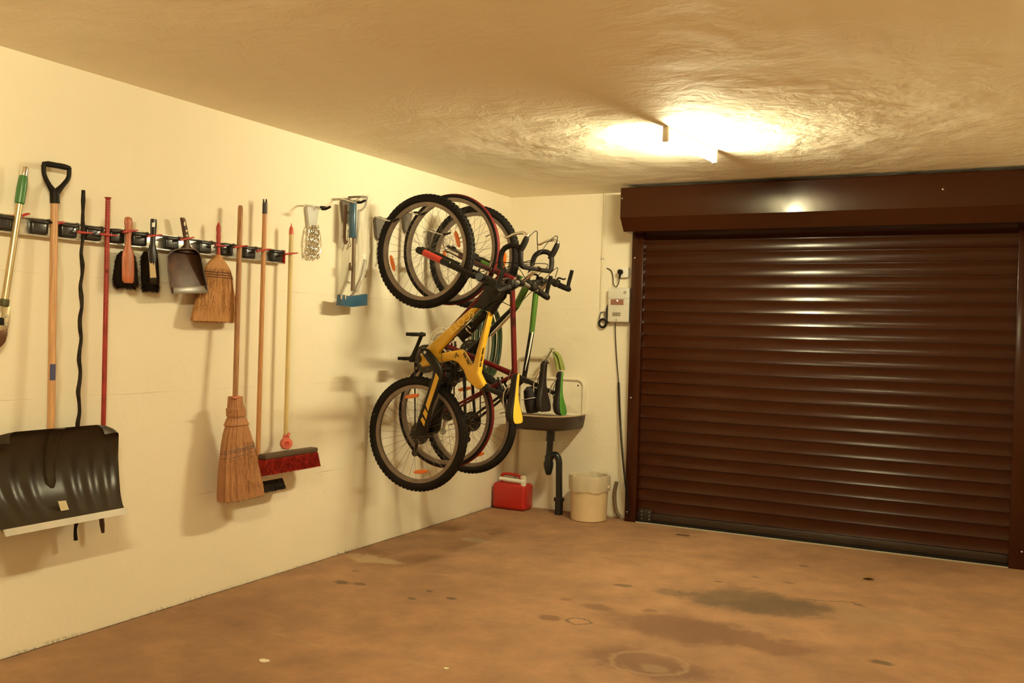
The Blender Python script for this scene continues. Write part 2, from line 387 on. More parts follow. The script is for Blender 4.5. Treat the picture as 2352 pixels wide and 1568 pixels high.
for dx in (-0.025, 0.030):
    for dz in (0.030, 0.055, 0.080): rv.ell(((pA.x+pB.x)/2+0.012+dx, -0.083, dz), (0.0035, 0.002, 0.0035))
rv.build('daylight_speck', STEEL, door)  # pale steel dots stand in for daylight leaking in at the shutter's foot

struct(MB().box(((xa+xb)/2, -0.092, 0.0035), (xb-xa-2*gw, 0.016, 0.006)).build('trim_1', mat('threshold_strip', (0.42, 0.37, 0.29), 0.5)))

# ------------------------------------------------------------------ tool rail on the left wall
RZ = 1.68
def railpt(px, off=0.03):
    lo, hi = -5.0, -2.0
    for _ in range(50):
        mid = (lo+hi)/2; q = V((off, mid, RZ))-CAM; x = 1176+F_PX*q.dot(rt)/q.dot(fw)
        if x < px: lo = mid
        else: hi = mid
    return (lo+hi)/2
rail = thing('tool_rail', (0, -3.4, RZ-0.03), 'long aluminium tool rail with black spring holders on the left wall', 'tool rail')
RAILM = mat('rail_aluminium', (0.74, 0.70, 0.62), 0.30, 0.75, var=0.15, vscale=25)
ya, yb_ = -4.40, railpt(650)
rm = MB(); rm.box((0.008, (ya+yb_)/2, RZ), (0.014, yb_-ya, 0.062), bev=0.002)
rm.box((0.020, (ya+yb_)/2, RZ-0.033), (0.038, yb_-ya, 0.006), bev=0.002); rm.box((0.018, (ya+yb_)/2, RZ+0.033), (0.034, yb_-ya, 0.005), bev=0.002)
rm.build('rail_profile', RAILM, rail)
MB().box((0.022, yb_+0.003, RZ), (0.040, 0.005, 0.070), bev=0.002).build('end_cap', REDPL, rail)
HOLD = mat('holder_rubber', (0.018, 0.014, 0.012), 0.35, coat=0.2)
REDT = mat('red_sleeve', (0.42, 0.022, 0.016), 0.42)
holders = [(12, [(24, 500), (34, 494), (42, 487)], [(50, 496), (60, 492), (68, 491)], 0),
           (88, [(108, 514), (118, 508), (125, 507)], [(132, 514), (141, 511), (148, 511)], 0),
           (155, [(177, 532), (192, 534), (212, 535)], None, .0600),
           (212, [(230, 537), (246, 539), (272, 541)], None, .0640),
           (266, [(282, 533), (300, 530), (317, 529)], None, .0755),
           (318, [(338, 543), (352, 541), (372, 539)], None, .0735),
           (392, [(413, 551), (430, 548), (446, 545)], None, .0660),
           (468, [(494, 562), (508, 564), (519, 566)], None, .0740),
           (519, [(537, 568), (552, 566), (568, 564)], None, .1000),
           (571, [(590, 577), (606, 574), (622, 572)], None, .0770),
           (634, [(655, 584), (668, 582), (684, 581)], None, .0860)]
for hx, red, red2, front in holders:
    y = railpt(hx); off = front+0.004 if front else 0.034
    h = MB(); h.box((0.030, y, RZ-0.002), (0.032, 0.075, 0.052), bev=0.010, seg=3); h.box((0.036, y, RZ+0.020), (0.038, 0.080, 0.010), bev=0.004)
    hh = h.build('spring_holder', HOLD, rail)
    rp = [LW(a, b, off) for a, b in red]
    w = MB(); w.tube([V((0.045, y-0.03, RZ+0.022)), V((0.052, y+0.025, RZ+0.026)), V((0.06, (y+rp[0].y)/2+0.02, (RZ+0.026+rp[0].z)/2)), rp[0]], 0.0026, 8, sm=5)
    w.torus(V((0.05, y+0.03, RZ+0.026)), (1, 0, 0), 0.007, 0.0022, 16, 6); w.build('spring_wire', DARKMET, hh)
    s = MB(); s.tube(rp, [0.0050, 0.0050, 0.0030], 10, sm=5)
    if red2: s.tube([LW(a, b, off) for a, b in red2], [0.005, 0.0055, 0.004], 10, sm=4)
    s.build('red_sleeve', REDT, hh)

# ------------------------------------------------------------------ helpers for hanging tools
def stick(px0, py0, px1, py1, x0, x1=None): return LW(px0, py0, x0), LW(px1, py1, x1 if x1 else x0)
def lerp(a, b, t): return a*(1-t)+b*t
def fan(rings, n=36, jit=0.0, seed=1):
    """rings: (centre, half width along y, half depth along x); returns loft rings of a fibre bundle"""
    rnd = random.Random(seed); off = [rnd.uniform(-1, 1) for _ in range(n)]; out = []
    for (c, w, d) in rings:
        R = []
        for k in range(n):
            a = 2*PI*k/n; j = 1+jit*off[k]
            R.append(V(c)+V((d*math.sin(a)*j, w*math.copysign(abs(math.cos(a))**0.8, math.cos(a))*j, 0)))
        out.append(R)
    return out
def hairs(mb, pts, dirs, ln, wd, rnd):
    for p, d in zip(pts, dirs):
        d = (V(d)+V((rnd.uniform(-.25, .25), rnd.uniform(-.25, .25), rnd.uniform(-.25, .25)))).normalized()
        a = d.orthogonal().normalized(); b = d.cross(a); l = ln*rnd.uniform(0.6, 1.1)
        mb.add([p+a*wd, p-a*wd*.5+b*wd*.8, p-a*wd*.5-b*wd*.8, p+d*l], [[0, 1, 3], [1, 2, 3], [2, 0, 3]])

WOODO = mat('orange_wood', (0.56, 0.27, 0.10), 0.45, var=0.15, vscale=9, stretch=(14, 14, 1.0))
WOODB = mat('aged_brown_wood', (0.40, 0.19, 0.075), 0.5, var=0.2, vscale=9, stretch=(14, 14, 1.0))
WOODR = mat('red_brown_wood', (0.47, 0.14, 0.055), 0.42, var=0.15, vscale=9, stretch=(12, 12, 1.5), coat=0.2)
WOODP = mat('pale_shaft_wood', (0.60, 0.33, 0.15), 0.45, var=0.12, vscale=8, stretch=(14, 14, 0.8))

# --- loppers
t = thing('lopper', LW(8, 790, 0.05), 'long-handled garden lopper with green grip at the left end of the rail', 'garden tool')
A, B = stick(57, 384, 11, 690, 0.052); d = (B-A).normalized(); k = pm(A)
MB().lathe([(0.001, -0.001), (8.2*k, 0), (8.6*k, 0.004), (8.4*k, 0.036), (7.5*k, 0.038)], A, d, 20).build('end_cap', CHROME, t)
LG = (LW(43, 468, 0.052)-A).length
MB().lathe([(8.6*k, 0.034), (10*k, 0.045), (11.2*k, 0.08), (11*k, 0.14), (9.8*k, LG-0.004), (8.5*k, LG)], A, d, 20).build('grip', mat('green_grip', (0.045, 0.17, 0.04), 0.35, coat=0.3), t)
CHAMP = mat('champagne_aluminium', (0.66, 0.52, 0.30), 0.30, 0.8)
Lt = (B-A).length
MB().lathe([(7.6*k, LG-0.005), (7.9*k, Lt)], A, d, 18).build('tube_handle', CHAMP, t)
MB().lathe([(9.5*k, Lt-0.005), (10*k, Lt+0.002), (10*k, Lt+0.018), (9*k, Lt+0.022)], A, d, 18).build('collar', mat('olive_collar', (0.07, 0.06, 0.02), 0.5), t)
jaw = [(6, 703), (21, 703), (22, 718), (20, 740), (17, 754), (-18, 765), (-20, 752), (2, 742), (6, 722)]
j = MB().prism([LW(a, b, 0.052) for a, b in jaw], (0.012, 0, 0), 0.002).build('pivot_plate', mat('cast_alloy', (0.55, 0.44, 0.27), 0.4, 0.6), t)
for px, py in ((12, 725), (11, 745)): MB().lathe([(0.006, -0.009), (0.006, 0.009)], LW(px, py, 0.052), (1, 0, 0), 12).build('bolt', STEEL, t)
bl = [(17, 753), (16, 770), (12, 784), (3, 795), (-8, 802), (-16, 800), (-20, 780), (-18, 764)]
MB().prism([LW(a, b, 0.05) for a, b in bl], (0.006, 0, 0), 0.001).build('blade', mat('blade_steel', (0.16, 0.075, 0.04), 0.35, 0.6), t)
p2 = [LW(-14, 750, 0.05), LW(-22, 700, 0.05), LW(-58, 480, 0.05)]
MB().tube(p2, 7.6*k, 14).build('tube_handle', CHAMP, t)
MB().tube([LW(-57, 486, 0.05), LW(-72, 395, 0.05)], 10.5*k, 14).build('grip', MATS['green_grip'], t)
MB().box(LW(0, 738, 0.05), (0.02, 0.025, 0.03), bev=0.004).build('bumper', BLACK, t)

# --- snow shovel
sy = -4.005
t = thing('snow_shovel', (0.12, sy, 0.53), 'black snow shovel with wooden shaft and D-shaped grip', 'snow shovel')
A = LW(125, 468, 0.05); B = LW(117, 985, 0.075); k = pm(A)
MB().tube([A+(A-B).normalized()*0.03, B+(B-A).normalized()*0.10], 8.4*k, 18).build('shaft', WOODP, t)
g = MB(); gp = lambda a, b: LW(a, b, 0.05)
g.tube([gp(125, 440), gp(126, 467)], [10.5*k, 10.5*k], 16)
g.tube([gp(126, 445), gp(113, 425), gp(102, 402), gp(100, 378)], [9.0*k, 5.6*k, 5.0*k, 5.2*k], 12, sm=5)
g.tube([gp(126, 445), gp(143, 427), gp(157, 408), gp(159, 385)], [9.0*k, 5.6*k, 5.0*k, 5.2*k], 12, sm=5)
g.tube([gp(99, 376), gp(112, 377), gp(130, 380), gp(147, 383), gp(160, 386)], [5*k, 7*k, 6.6*k, 7*k, 5*k], 12, sm=4)
g.build('grip', BLACK, t)
hw = 0.283
def blade(u, v):        # u -1..1 across, v 0 top .. 1 bottom
    prof = [(0.128, 0.895), (0.100, 0.862), (0.083, 0.80), (0.082, 0.72), (0.112, 0.64), (0.165, 0.575), (0.205, 0.538)]
    q = v*(len(prof)-1); i = min(int(q), len(prof)-2); f = q-i
    P = [V((a, 0, b)) for a, b in prof]; p0 = P[max(0, i-1)]; p1 = P[i]; p2 = P[i+1]; p3 = P[min(len(P)-1, i+2)]
    p = 0.5*((2*p1)+(p2-p0)*f+(2*p0-5*p1+4*p2-p3)*f*f+(3*p1-p0-3*p2+p3)*f**3)
    tb = [(0, 236), (0.02, 246), (0.05, 256), (0.09, 263), (0.15, 267), (0.25, 268), (0.45, 268), (0.6, 271), (0.75, 275), (0.88, 281), (1.0, 289.5)]
    for (va, pa), (vb, pb) in zip(tb, tb[1:]):
        if va <= v <= vb: px_e = pa+(pb-pa)*(v-va)/(vb-va); break
    w = un(px_e, 985+180*v, 0, p.x).y-sy
    e = max(0.0, abs(u)-0.93)/0.07
    x = p.x + 0.014*e*e*(1-v*0.9)
    env = max(0.0, math.sin(PI*min(1, max(0, (v-0.28)/0.68))))
    if 0.16 < abs(u) < 0.90: x += 0.0048*env*(0.5+0.5*math.cos(2*PI*(abs(u)-0.16)/0.74*3.0+PI))*1.6
    eu = max(0.0, (abs(u)-0.84)/0.16); zt = p.z - 0.040*(1-math.sqrt(max(0.0, 1-eu*eu)))*max(0.0, 1-v/0.25)
    return V((x, sy+u*w, zt))
grid = [[blade(-1+2*i/96, jv/36) for jv in range(37)] for i in range(97)]
SH = mat('black_shovel_plastic', (0.026, 0.017, 0.009), 0.33, bump=0.04, bscale=60, spec=0.35)
bo = MB().sheet(grid, (-0.005, 0, -0.001)).build('blade', SH, t, ang=60)
rg = []
for i in range(13):
    v = 0.01+0.62*i/12; c = blade(0, v); w = 0.030*(1-0.25*(i/12)); hgt = 0.030*(1-(i/12)**2*0.5)
    if i == 12: hgt *= 0.25; w *= 0.5
    rg.append([V((c.x-0.003+hgt*math.sin(PI*q/10), sy+0.002-w*math.cos(PI*q/10), c.z)) for q in range(11)] + [V((c.x-0.006, sy+0.002, c.z))])
MB().loft(rg).build('socket', SH, t)
eg = [[blade(-1+2*i/48, 1.0)+V((0.001, 0, 0.014)), blade(-1+2*i/48, 1.0)+V((0.014, 0, -0.010))] for i in range(49)]
MB().sheet(eg, (-0.009, 0, -0.002)).build('edge_strip', mat('edge_aluminium', (0.44, 0.38, 0.30), 0.5, 0.3), t)
un_ = lambda a, b: LW(a, b, 0.168)
MB().prism([un_(133, 1151), un_(151, 1149), un_(158, 1170), un_(140, 1173)], (0.003, 0, 0)).build('sticker', mat('sticker_paper', (0.66, 0.56, 0.36), 0.6), t)
q0 = lerp(A, B, (836-468)/517); q1 = lerp(A, B, (873-468)/517); a0 = math.atan2(CAM.y-q0.y, CAM.x-q0.x)
MB().sheet([[q+V((8.9*k*math.cos(a0+f), 8.9*k*math.sin(a0+f), 0)) for f in [-0.45+1.5*i/10 for i in range(11)]] for q in (q0, q1)], (-0.0008, 0, 0)).build('label', mat('blue_label', (0.05, 0.05, 0.14), 0.5), t)

# --- twisted dark stick
rnd = random.Random(3); pts = []; rr = []
for i in range(34):
    f = i/33; p = LW(191.5-17*f+2.2*math.sin(i*1.9)*(1 if i > 3 else 0), 437+803*f, 0.052+0.003*math.sin(i*1.3)); pts.append(p); rr.append(pm(p)*(4.3+0.7*math.sin(i*2.1)+0.4*rnd.uniform(-1, 1)))
tag(MB().tube(pts, rr, 12, sm=3).build('walking_stick', mat('dark_twisted_wood', (0.024, 0.015, 0.007), 0.6, var=0.4, vscale=30, bump=0.6, bscale=90, spec=0.2)), 'dark twisted wooden stick hanging right of the snow shovel shaft', 'stick')

# --- red ribbed pole
A = LW(248, 453, 0.052); B = LW(233, 1190, 0.052); C2 = LW(236.5, 1222, 0.052); k = pm(A)
t = thing('marker_pole', C2, 'red ribbed pole with a flared top, hanging beside the dark twisted stick', 'pole')
mb = MB(); d = (B-A).normalized(); L = (B-A).length; pr = [(7.4*k, 0), (7.4*k, 0.003), (5.4*k, 0.009)]
nrib = 120
for i in range(nrib):
    z = 0.014+(L-0.02)*i/nrib; st = (L-0.02)/nrib; pr += [(5.2*k, z), (5.5*k, z+st*0.3), (5.5*k, z+st*0.7), (5.2*k, z+st*0.95)]
mb.lathe(pr, A, d, 14).build('ribbed_shaft', mat('red_ribbed_plastic', (0.34, 0.026, 0.016), 0.42, var=0.15, vscale=20), t)
MB().lathe([(5.4*k, -0.02), (5.6*k, 0.03), (3.6*k, (C2-B).length), (3.2*k, (C2-B).length+0.002)], B, C2-B, 12).build('tip', mat('dark_brown_tip', (0.06, 0.018, 0.010), 0.5), t)
MB().ell(LW(246, 622, 0.06), (0.007, 0.007, 0.008)).build('knob', mat('dark_red_knob', (0.16, 0.02, 0.014), 0.5), t)

# --- hand brushes
def hand_brush(prof, hair, x, m, hm, label, seed, hole=None):
    c = LW(prof[0][0], prof[0][1], x); t = thing('hand_brush', LW(prof[-1][0], prof[-1][1]+8, x), label, 'brush', 'hand brushes on the rail')
    k = pm(c)*1.0; rings = []
    for (px, py, w, dp) in prof:
        p = LW(px, py, x)
        rings.append([p+V((dp*math.sin(2*PI*q/16), w*k*1.42*math.cos(2*PI*q/16), 0)) for q in range(16)])
    MB().loft(rings).build('handle', m, t)
    rnd = random.Random(seed); mb = MB()
    rr = [(LW(a, b, x-0.022), w*k*1.35, 0.020) for a, b, w in hair]
    mb.loft(fan(rr, 40, 0.06, seed))
    P = []; D = []
    for _ in range(1100):
        i = rnd.randrange(len(rr)-1); f = rnd.random(); c0 = lerp(rr[i][0], rr[i+1][0], f); w = rr[i][1]*(1-f)+rr[i+1][1]*f
        a = rnd.uniform(0, 2*PI); P.append(c0+V((0.018*math.sin(a), w*0.96*math.cos(a), 0))); D.append((0.5*math.sin(a), 0.8*math.cos(a), -0.75))
    hairs(mb, P, D, 0.022, 0.0011, rnd); mb.build('bristles', hm, t); return t
BR = mat('black_bristle', (0.012, 0.007, 0.004), 0.85, spec=0.08)
hand_brush([(295, 498, 3, .006), (295, 501, 7, .009), (295, 512, 8, .010), (295, 524, 7, .009), (294.5, 545, 5.2, .008), (294, 565, 6, .009), (294, 580, 10.5, .011), (294, 592, 12, .012), (294, 630, 12, .012), (294, 645, 11.5, .011), (294, 650, 8, .006)],
           [(291, 577, 9), (290, 587, 17), (289.5, 605, 21), (289, 630, 24), (289, 645, 24.5), (289, 654, 22), (290, 661, 14)], 0.062, WOODR, BR, 'hand brush with reddish wooden handle and dark bristles', 4)
hb = hand_brush([(353, 503, 5.5, .006), (353, 506, 6.3, .007), (352.5, 520, 6.3, .007), (352, 535, 5.6, .007), (350.5, 560, 5.2, .007), (350, 572, 8, .009), (350, 580, 10, .010), (352.5, 610, 10.5, .011), (354, 640, 10.5, .011), (354.5, 650, 10, .010), (354.5, 653, 8, .006)],
           [(341, 578, 6), (339, 587, 10), (340, 605, 13), (343, 635, 15.5), (345, 652, 16), (346, 661, 15), (346, 668, 10)], 0.062, mat('black_brush_handle', (0.016, 0.007, 0.005), 0.35, spec=0.3), BR, 'hand brush with black plastic handle and worn paper label', 5)
MB().prism([LW(a, b, 0.0745) for a, b in ((343, 600), (346, 606), (350, 603), (352, 610), (355, 602), (359, 637), (345, 638))], (0.0015, 0, 0)).build('paper_label', mat('worn_label', (0.60, 0.36, 0.18), 0.6, sub=(0.45, 0.40, 0.22), vscale=40), hb)
MB().prism([LW(a, b, 0.0703) for a, b in ((349.5, 511), (356, 511), (355.5, 521), (349, 521))], (0.0012, 0, 0)).build('hanging_hole', WHITE, hb)

# --- dustpan
DP = mat('brown_dustpan_plastic', (0.085, 0.038, 0.020), 0.42, var=0.3, vscale=14, spec=0.25)
t = thing('dustpan', LW(430, 675, 0.05), 'dark brown plastic dustpan hanging from its handle on the rail', 'dustpan')
dq = lambda a, b, x=0.045: LW(a, b, x+0.060*min(1.0, max(0.0, (b-555)/115.0)))
pan = [(384, 590), (386, 585), (389.5, 580.5), (394, 576), (400, 573), (408, 571), (416, 570), (428, 569.5), (440, 570), (447, 571.5), (452.5, 575), (458, 581), (462, 589), (468, 620), (476, 655), (477, 672), (396, 674), (391, 655), (386, 620)]
MB().prism([dq(a, b, 0.040) for a, b in pan], (0.006, 0, 0), 0.001).build('pan_floor', DP, t)
rim_px = [(396, 673), (391, 655), (386, 620), (384, 590), (389, 581), (400, 573), (416, 570), (440, 570), (452, 574), (462, 589), (468, 620), (475, 655), (477, 671)]
rim_px = [(p.x, p.y) for p in spline([V((a, b, 0)) for a, b in rim_px], [0]*13, 5, False)[0]]
mb = MB(); g = []
for i, (a, b) in enumerate(rim_px):
    hgt = 0.046*min(1.0, (0.08+min(i, len(rim_px)-1-i)/15.0)); tp_ = dq(a, b, 0.040+hgt); bt_ = dq(a, b, 0.040)
    g.append([bt_, lerp(bt_, tp_, 0.5)+V((0, 0, 0)), tp_])
cg = dq(430, 625, 0.04)
mb.sheet(g, lambda p: (V((p[0], cg.y, cg.z))-V(p)).normalized()*0.005); mb.build('pan_rim', DP, t)
MB().prism([dq(a, b, 0.0445) for a, b in ((397, 660), (476, 655), (478, 673), (398, 675))], (0.006, 0, 0), 0.001).build('clear_lip', mat('grey_rubber_lip', (0.17, 0.125, 0.085), 0.3), t)
hd = [(419, 500, 4.2), (420.5, 506, 5.2), (424, 524, 5.6), (428, 548, 5.8), (429, 562, 6), (429, 572, 14), (428, 580, 22)]
rings = []
for i, (a, b, w) in enumerate(hd):
    p = dq(a, b, 0.052); kk = pm(p)*1.42
    rings.append([p+V((0.009*math.sin(2*PI*q/14), w*kk*math.cos(2*PI*q/14), 0)) for q in range(14)])
MB().loft(rings).build('handle', DP, t)
mb = MB()
for a, b, s in ((424.3, 514, 5), (428.5, 530, 2.5), (429.5, 541, 2.2)): mb.ell(dq(a, b, 0.0605), (0.002, 0.006, 0.0022*s))
mb.build('handle_holes', mat('pale_hole', (0.72, 0.62, 0.42), 0.5), t)

# --- straw brooms
STRAW = mat('corn_straw', (0.51, 0.235, 0.07), 0.62, var=0.22, vscale=7, stretch=(60, 60, 1.6), bump=0.5, bscale=12)
STRAWD = mat('dark_corn_straw', (0.47, 0.215, 0.088), 0.65, var=0.22, vscale=7, stretch=(60, 60, 1.6), bump=0.5, bscale=12)
THR = mat('dark_red_thread', (0.09, 0.018, 0.012), 0.6)
def straw(name, rings, m, parent, n, nh, hl, seed, jit=0.05):
    rnd = random.Random(seed); mb = MB(); mb.loft(fan(rings, n, jit, seed)); P = []; c = rings[-1][0]; D = []
    c, w, dp = rings[-1]; c0 = rings[-2][0]
    for _ in range(nh):
        a = rnd.uniform(0, 2*PI); q = math.sqrt(rnd.random()); f = rnd.random()**2
        P.append(c+V((dp*q*math.sin(a), w*q*math.cos(a), 0.012*f))); D.append((0.15*math.sin(a), 0.35*math.cos(a), -1.0))
    hairs(mb, P, D, hl, 0.0014, rnd)
    P = []; D = []
    for _ in range(nh):                                  # loose straws lying along the faces
        i = rnd.randrange(len(rings)-6, len(rings)-2); f = rnd.random()*0.85; cc = lerp(rings[i][0], rings[i+1][0], f); w2 = rings[i][1]*(1-f)+rings[i+1][1]*f; d2 = rings[i][2]*(1-f)+rings[i+1][2]*f
        u = rnd.uniform(-0.98, 0.98); a = math.acos(u)
        P.append(cc+V((d2*abs(math.sin(a))*1.02, w2*u, 0.02))); D.append((-0.03, 0.22*u, -1))
    hairs(mb, P, D, 0.075, 0.0009, rnd)
    return mb.build(name, m, parent)
wx = 0.058
t = thing('whisk_broom', LW(497, 740, wx), 'short straw whisk broom with a red handle, beside the brown dustpan', 'broom')
kk = pm(LW(500, 650, wx))*1.42
wr = [(502, 585, 4.5, .012), (501, 592, 8, .014), (500, 600, 16, .017), (500, 612, 24, .019), (500, 625, 28, .021), (500, 640, 31, .022), (498, 670, 37, .024), (496, 700, 44, .026), (495, 725, 49.5, .027), (495, 738, 51, .027)]
straw('straw_head', [(LW(a, b, wx), w*kk, d) for a, b, w, d in wr], STRAW, t, 64, 420, 0.012, 11)
for b, w in ((625.5, 28.8), (631.5, 30), (637, 31.2)):
    c = LW(500, b, wx); MB().tube([c+V((0.0225*math.sin(2*PI*q/32), w*kk*math.copysign(abs(math.cos(2*PI*q/32))**0.8, math.cos(2*PI*q/32)), 0)) for q in range(32)], 0.0022, 6, closed=True).build('stitching', THR, t)
ks = pm(LW(502, 540, wx))
hp_ = [(502, 510, .6), (502, 514, 2.5), (502, 521, 5.2), (502, 528, 5.4), (502, 534, 4.6), (502, 545, 5.4), (502, 556, 4.6), (502, 570, 4.2), (502, 588, 4.4)]
MB().tube([LW(a, b, wx) for a, b, r in hp_], [r*ks for a, b, r in hp_], 14).build('handle', mat('red_handle', (0.40, 0.035, 0.02), 0.35), t)

bx = 0.125
t = thing('corn_broom', LW(555, 1148, bx), 'full-size straw broom with a brown wooden stick, hanging head down', 'broom')
A, B = LW(552.5, 472, 0.078), LW(540, 925, 0.120); ks = pm(A)
MB().tube([A-(B-A).normalized()*-0.0, lerp(A, B, 0.012), lerp(A, B, 0.3), B], [4.2*ks, 5.8*ks, 6*ks, 6.2*ks], 14).build('stick', WOODB, t)
kk = pm(LW(550, 1050, bx))*1.42
cr = [(540.5, 910, 13, .026), (540.5, 922, 13.5, .028), (541, 936, 14.5, .030), (541, 938, 16.8, .035), (542, 955, 16.6, .035), (542, 957, 14.8, .030), (542.5, 961, 18, .034), (543, 975, 24.5, .040), (543, 977, 22, .034), (543.5, 995, 27.5, .037), (545, 1020, 33, .038), (547, 1050, 38, .040), (549, 1080, 43, .042), (552, 1110, 47, .044), (554, 1132, 50, .044), (555, 1143, 50, .042)]
straw('straw_head', [(LW(a, b, bx), w*kk, d) for a, b, w, d in cr], STRAWD, t, 72, 420, 0.016, 12, 0.06)
TW = mat('blue_grey_twine', (0.16, 0.12, 0.12), 0.7)
for px, b, w, m in ((546, 1027, 34.6, 0), (546, 1032, 35.4, 0), (547, 1043, 37, 0), (547, 1050, 38, 1), (542, 957, 16.2, 1), (541, 939, 15.4, 1)):
    c = LW(px, b, bx); dpt = 0.0385 if b > 1000 else 0.0325
    MB().tube([c+V((dpt*math.sin(2*PI*q/32), w*kk*math.copysign(abs(math.cos(2*PI*q/32))**0.8, math.cos(2*PI*q/32)), 0.012*math.cos(2*PI*q/32))) for q in range(32)], 0.0022, 6, closed=True).build('stitching', TW if m == 0 else mat('straw_twine', (0.30, 0.14, 0.06), 0.7), t)
MB().tube([LW(533, 911, bx+0.03), LW(540, 914, bx+0.034), LW(549, 910, bx+0.03)], 0.004, 8, sm=4).build('red_tie', mat('pink_tie', (0.62, 0.16, 0.10), 0.6), t)

# --- orange stick with black broom head
ox = 0.06
t = thing('broom', LW(620, 1125, ox), 'orange wooden broom with black bristles, half hidden behind the straw broom', 'broom')
A, B = LW(608, 490, ox), LW(590.5, 1100, ox); ks = pm(A)
MB().tube([A, B], [5.2*ks, 5.5*ks], 14).build('stick', WOODO, t)
mb = MB(); mb.tube([LW(608.6, 466, ox), LW(608, 491, ox)], 5.6*ks, 14)
for s in (-3.2, 3.2): mb.tube([LW(608.6+s, 457, ox), LW(608.6+s*0.9, 468, ox)], [1.6*ks, 2.4*ks], 8)
mb.build('hanger_cap', mat('black_cap', (0.03, 0.016, 0.012), 0.45), t)
def head(x, corners_px, top, bot, m1, m2, names, seed, flare=0.0, thick=0.055):
    (a0, b0), (a1, b1) = corners_px; p0, p1 = LW(a0, b0, x), LW(a1, b1, x); zc = (p0.z+p1.z)/2; Ly = p1.y-p0.y
    MB().box((x, (p0.y+p1.y)/2, zc+top/2), (thick, Ly, top), bev=min(top, thick)*0.3).build(names[0], m1, t)
    rnd = random.Random(seed); mb = MB(); R = []
    for f in (0.0, 0.5, 1.0):
        fl = flare*f; R.append([V((x+sx*(thick*0.44+fl*0.25), (p0.y if sy_ < 0 else p1.y)+sy_*fl, zc-bot*f)) for sx, sy_ in ((-1, -1), (1, -1), (1, 1), (-1, 1))])
    mb.loft(R); P = []; D = []
    for _ in range(1500):
        f = rnd.random(); s = rnd.choice((0, 0, 0, 1)); u = rnd.random(); fl = flare*f
        if s == 0: P.append(V((x+thick*0.44+fl*0.25, p0.y-fl+(Ly+2*fl)*u, zc-bot*f*0.9))); D.append((0.15, (u-0.5)*0.9, -1))
        else: P.append(V((x+thick*0.44*rnd.uniform(-1, 1), p1.y+fl, zc-bot*f*0.9))); D.append((0.1, 0.45, -1))
    hairs(mb, P, D, 0.018, 0.0012, rnd); mb.build(names[1], m2, t, smooth=False)
head(0.048, ((567, 1107), (641, 1099)), 0.018, 0.058, CREAM, mat('black_broom_bristle', (0.020, 0.014, 0.009), 0.7), ('brush_block', 'bristles'), 21, 0.022, 0.05)

# --- pale stick with red broom head
px_ = 0.07
t = thing('broom', LW(660, 1083, px_), 'pale-sticked broom with a red-bristled head and red tip', 'broom')
A, B = LW(669, 536, px_), LW(656, 1003, px_); ks = pm(A)
MB().tube([A, B], 5.0*ks, 14).build('stick', mat('pale_yellow_stick', (0.66, 0.52, 0.24), 0.4), t)
MB().tube([LW(669.2, 512, px_), LW(669.2, 519, px_), LW(669, 524, px_), LW(669, 538, px_)], [0.5*ks, 1.6*ks, 4.6*ks, 5.6*ks], 14).build('tip', mat('coral_plastic', (0.62, 0.13, 0.075), 0.4), t)
CO = MATS['coral_plastic']; jx = 0.100; c = LW(657.5, 1018, jx); kj = pm(c)
mb = MB(); dd = V((0.75, -0.45, 0.1))
mb.lathe([(3.5*kj, 0.014), (5*kj, 0.016), (13*kj, 0.013), (14*kj, 0.004), (14*kj, -0.010), (12*kj, -0.014)], c, dd, 26)
mb.tube([c+V((0, 0.010, 0.030)), LW(664, 995, 0.085)], [3.6*kj, 2.6*kj], 10)
mb.tube([LW(656, 1000, 0.072), LW(656, 1015, 0.085)], [6*kj, 7*kj], 12); mb.build('swivel_joint', CO, t)
MB().lathe([(5.0*kj, 0.0165), (4.4*kj, 0.0185), (2*kj, 0.0150)], c, dd, 14).build('joint_bolt', REDPL, t)
for a in (647, 664): MB().tube([LW(a, 1028, 0.105), LW(a, 1050, 0.110)], 1.4*kj, 8).build('joint_pin', STEEL, t)
GB = mat('grey_brown_block', (0.090, 0.056, 0.034), 0.55, spec=0.2)
head(0.112, ((601, 1054.5), (722, 1038)), 0.026, 0.078, GB, mat('dark_red_bristle', (0.25, 0.016, 0.009), 0.7, var=0.2, vscale=30, spec=0.1), ('brush_block', 'bristles'), 22, 0.020, 0.054)

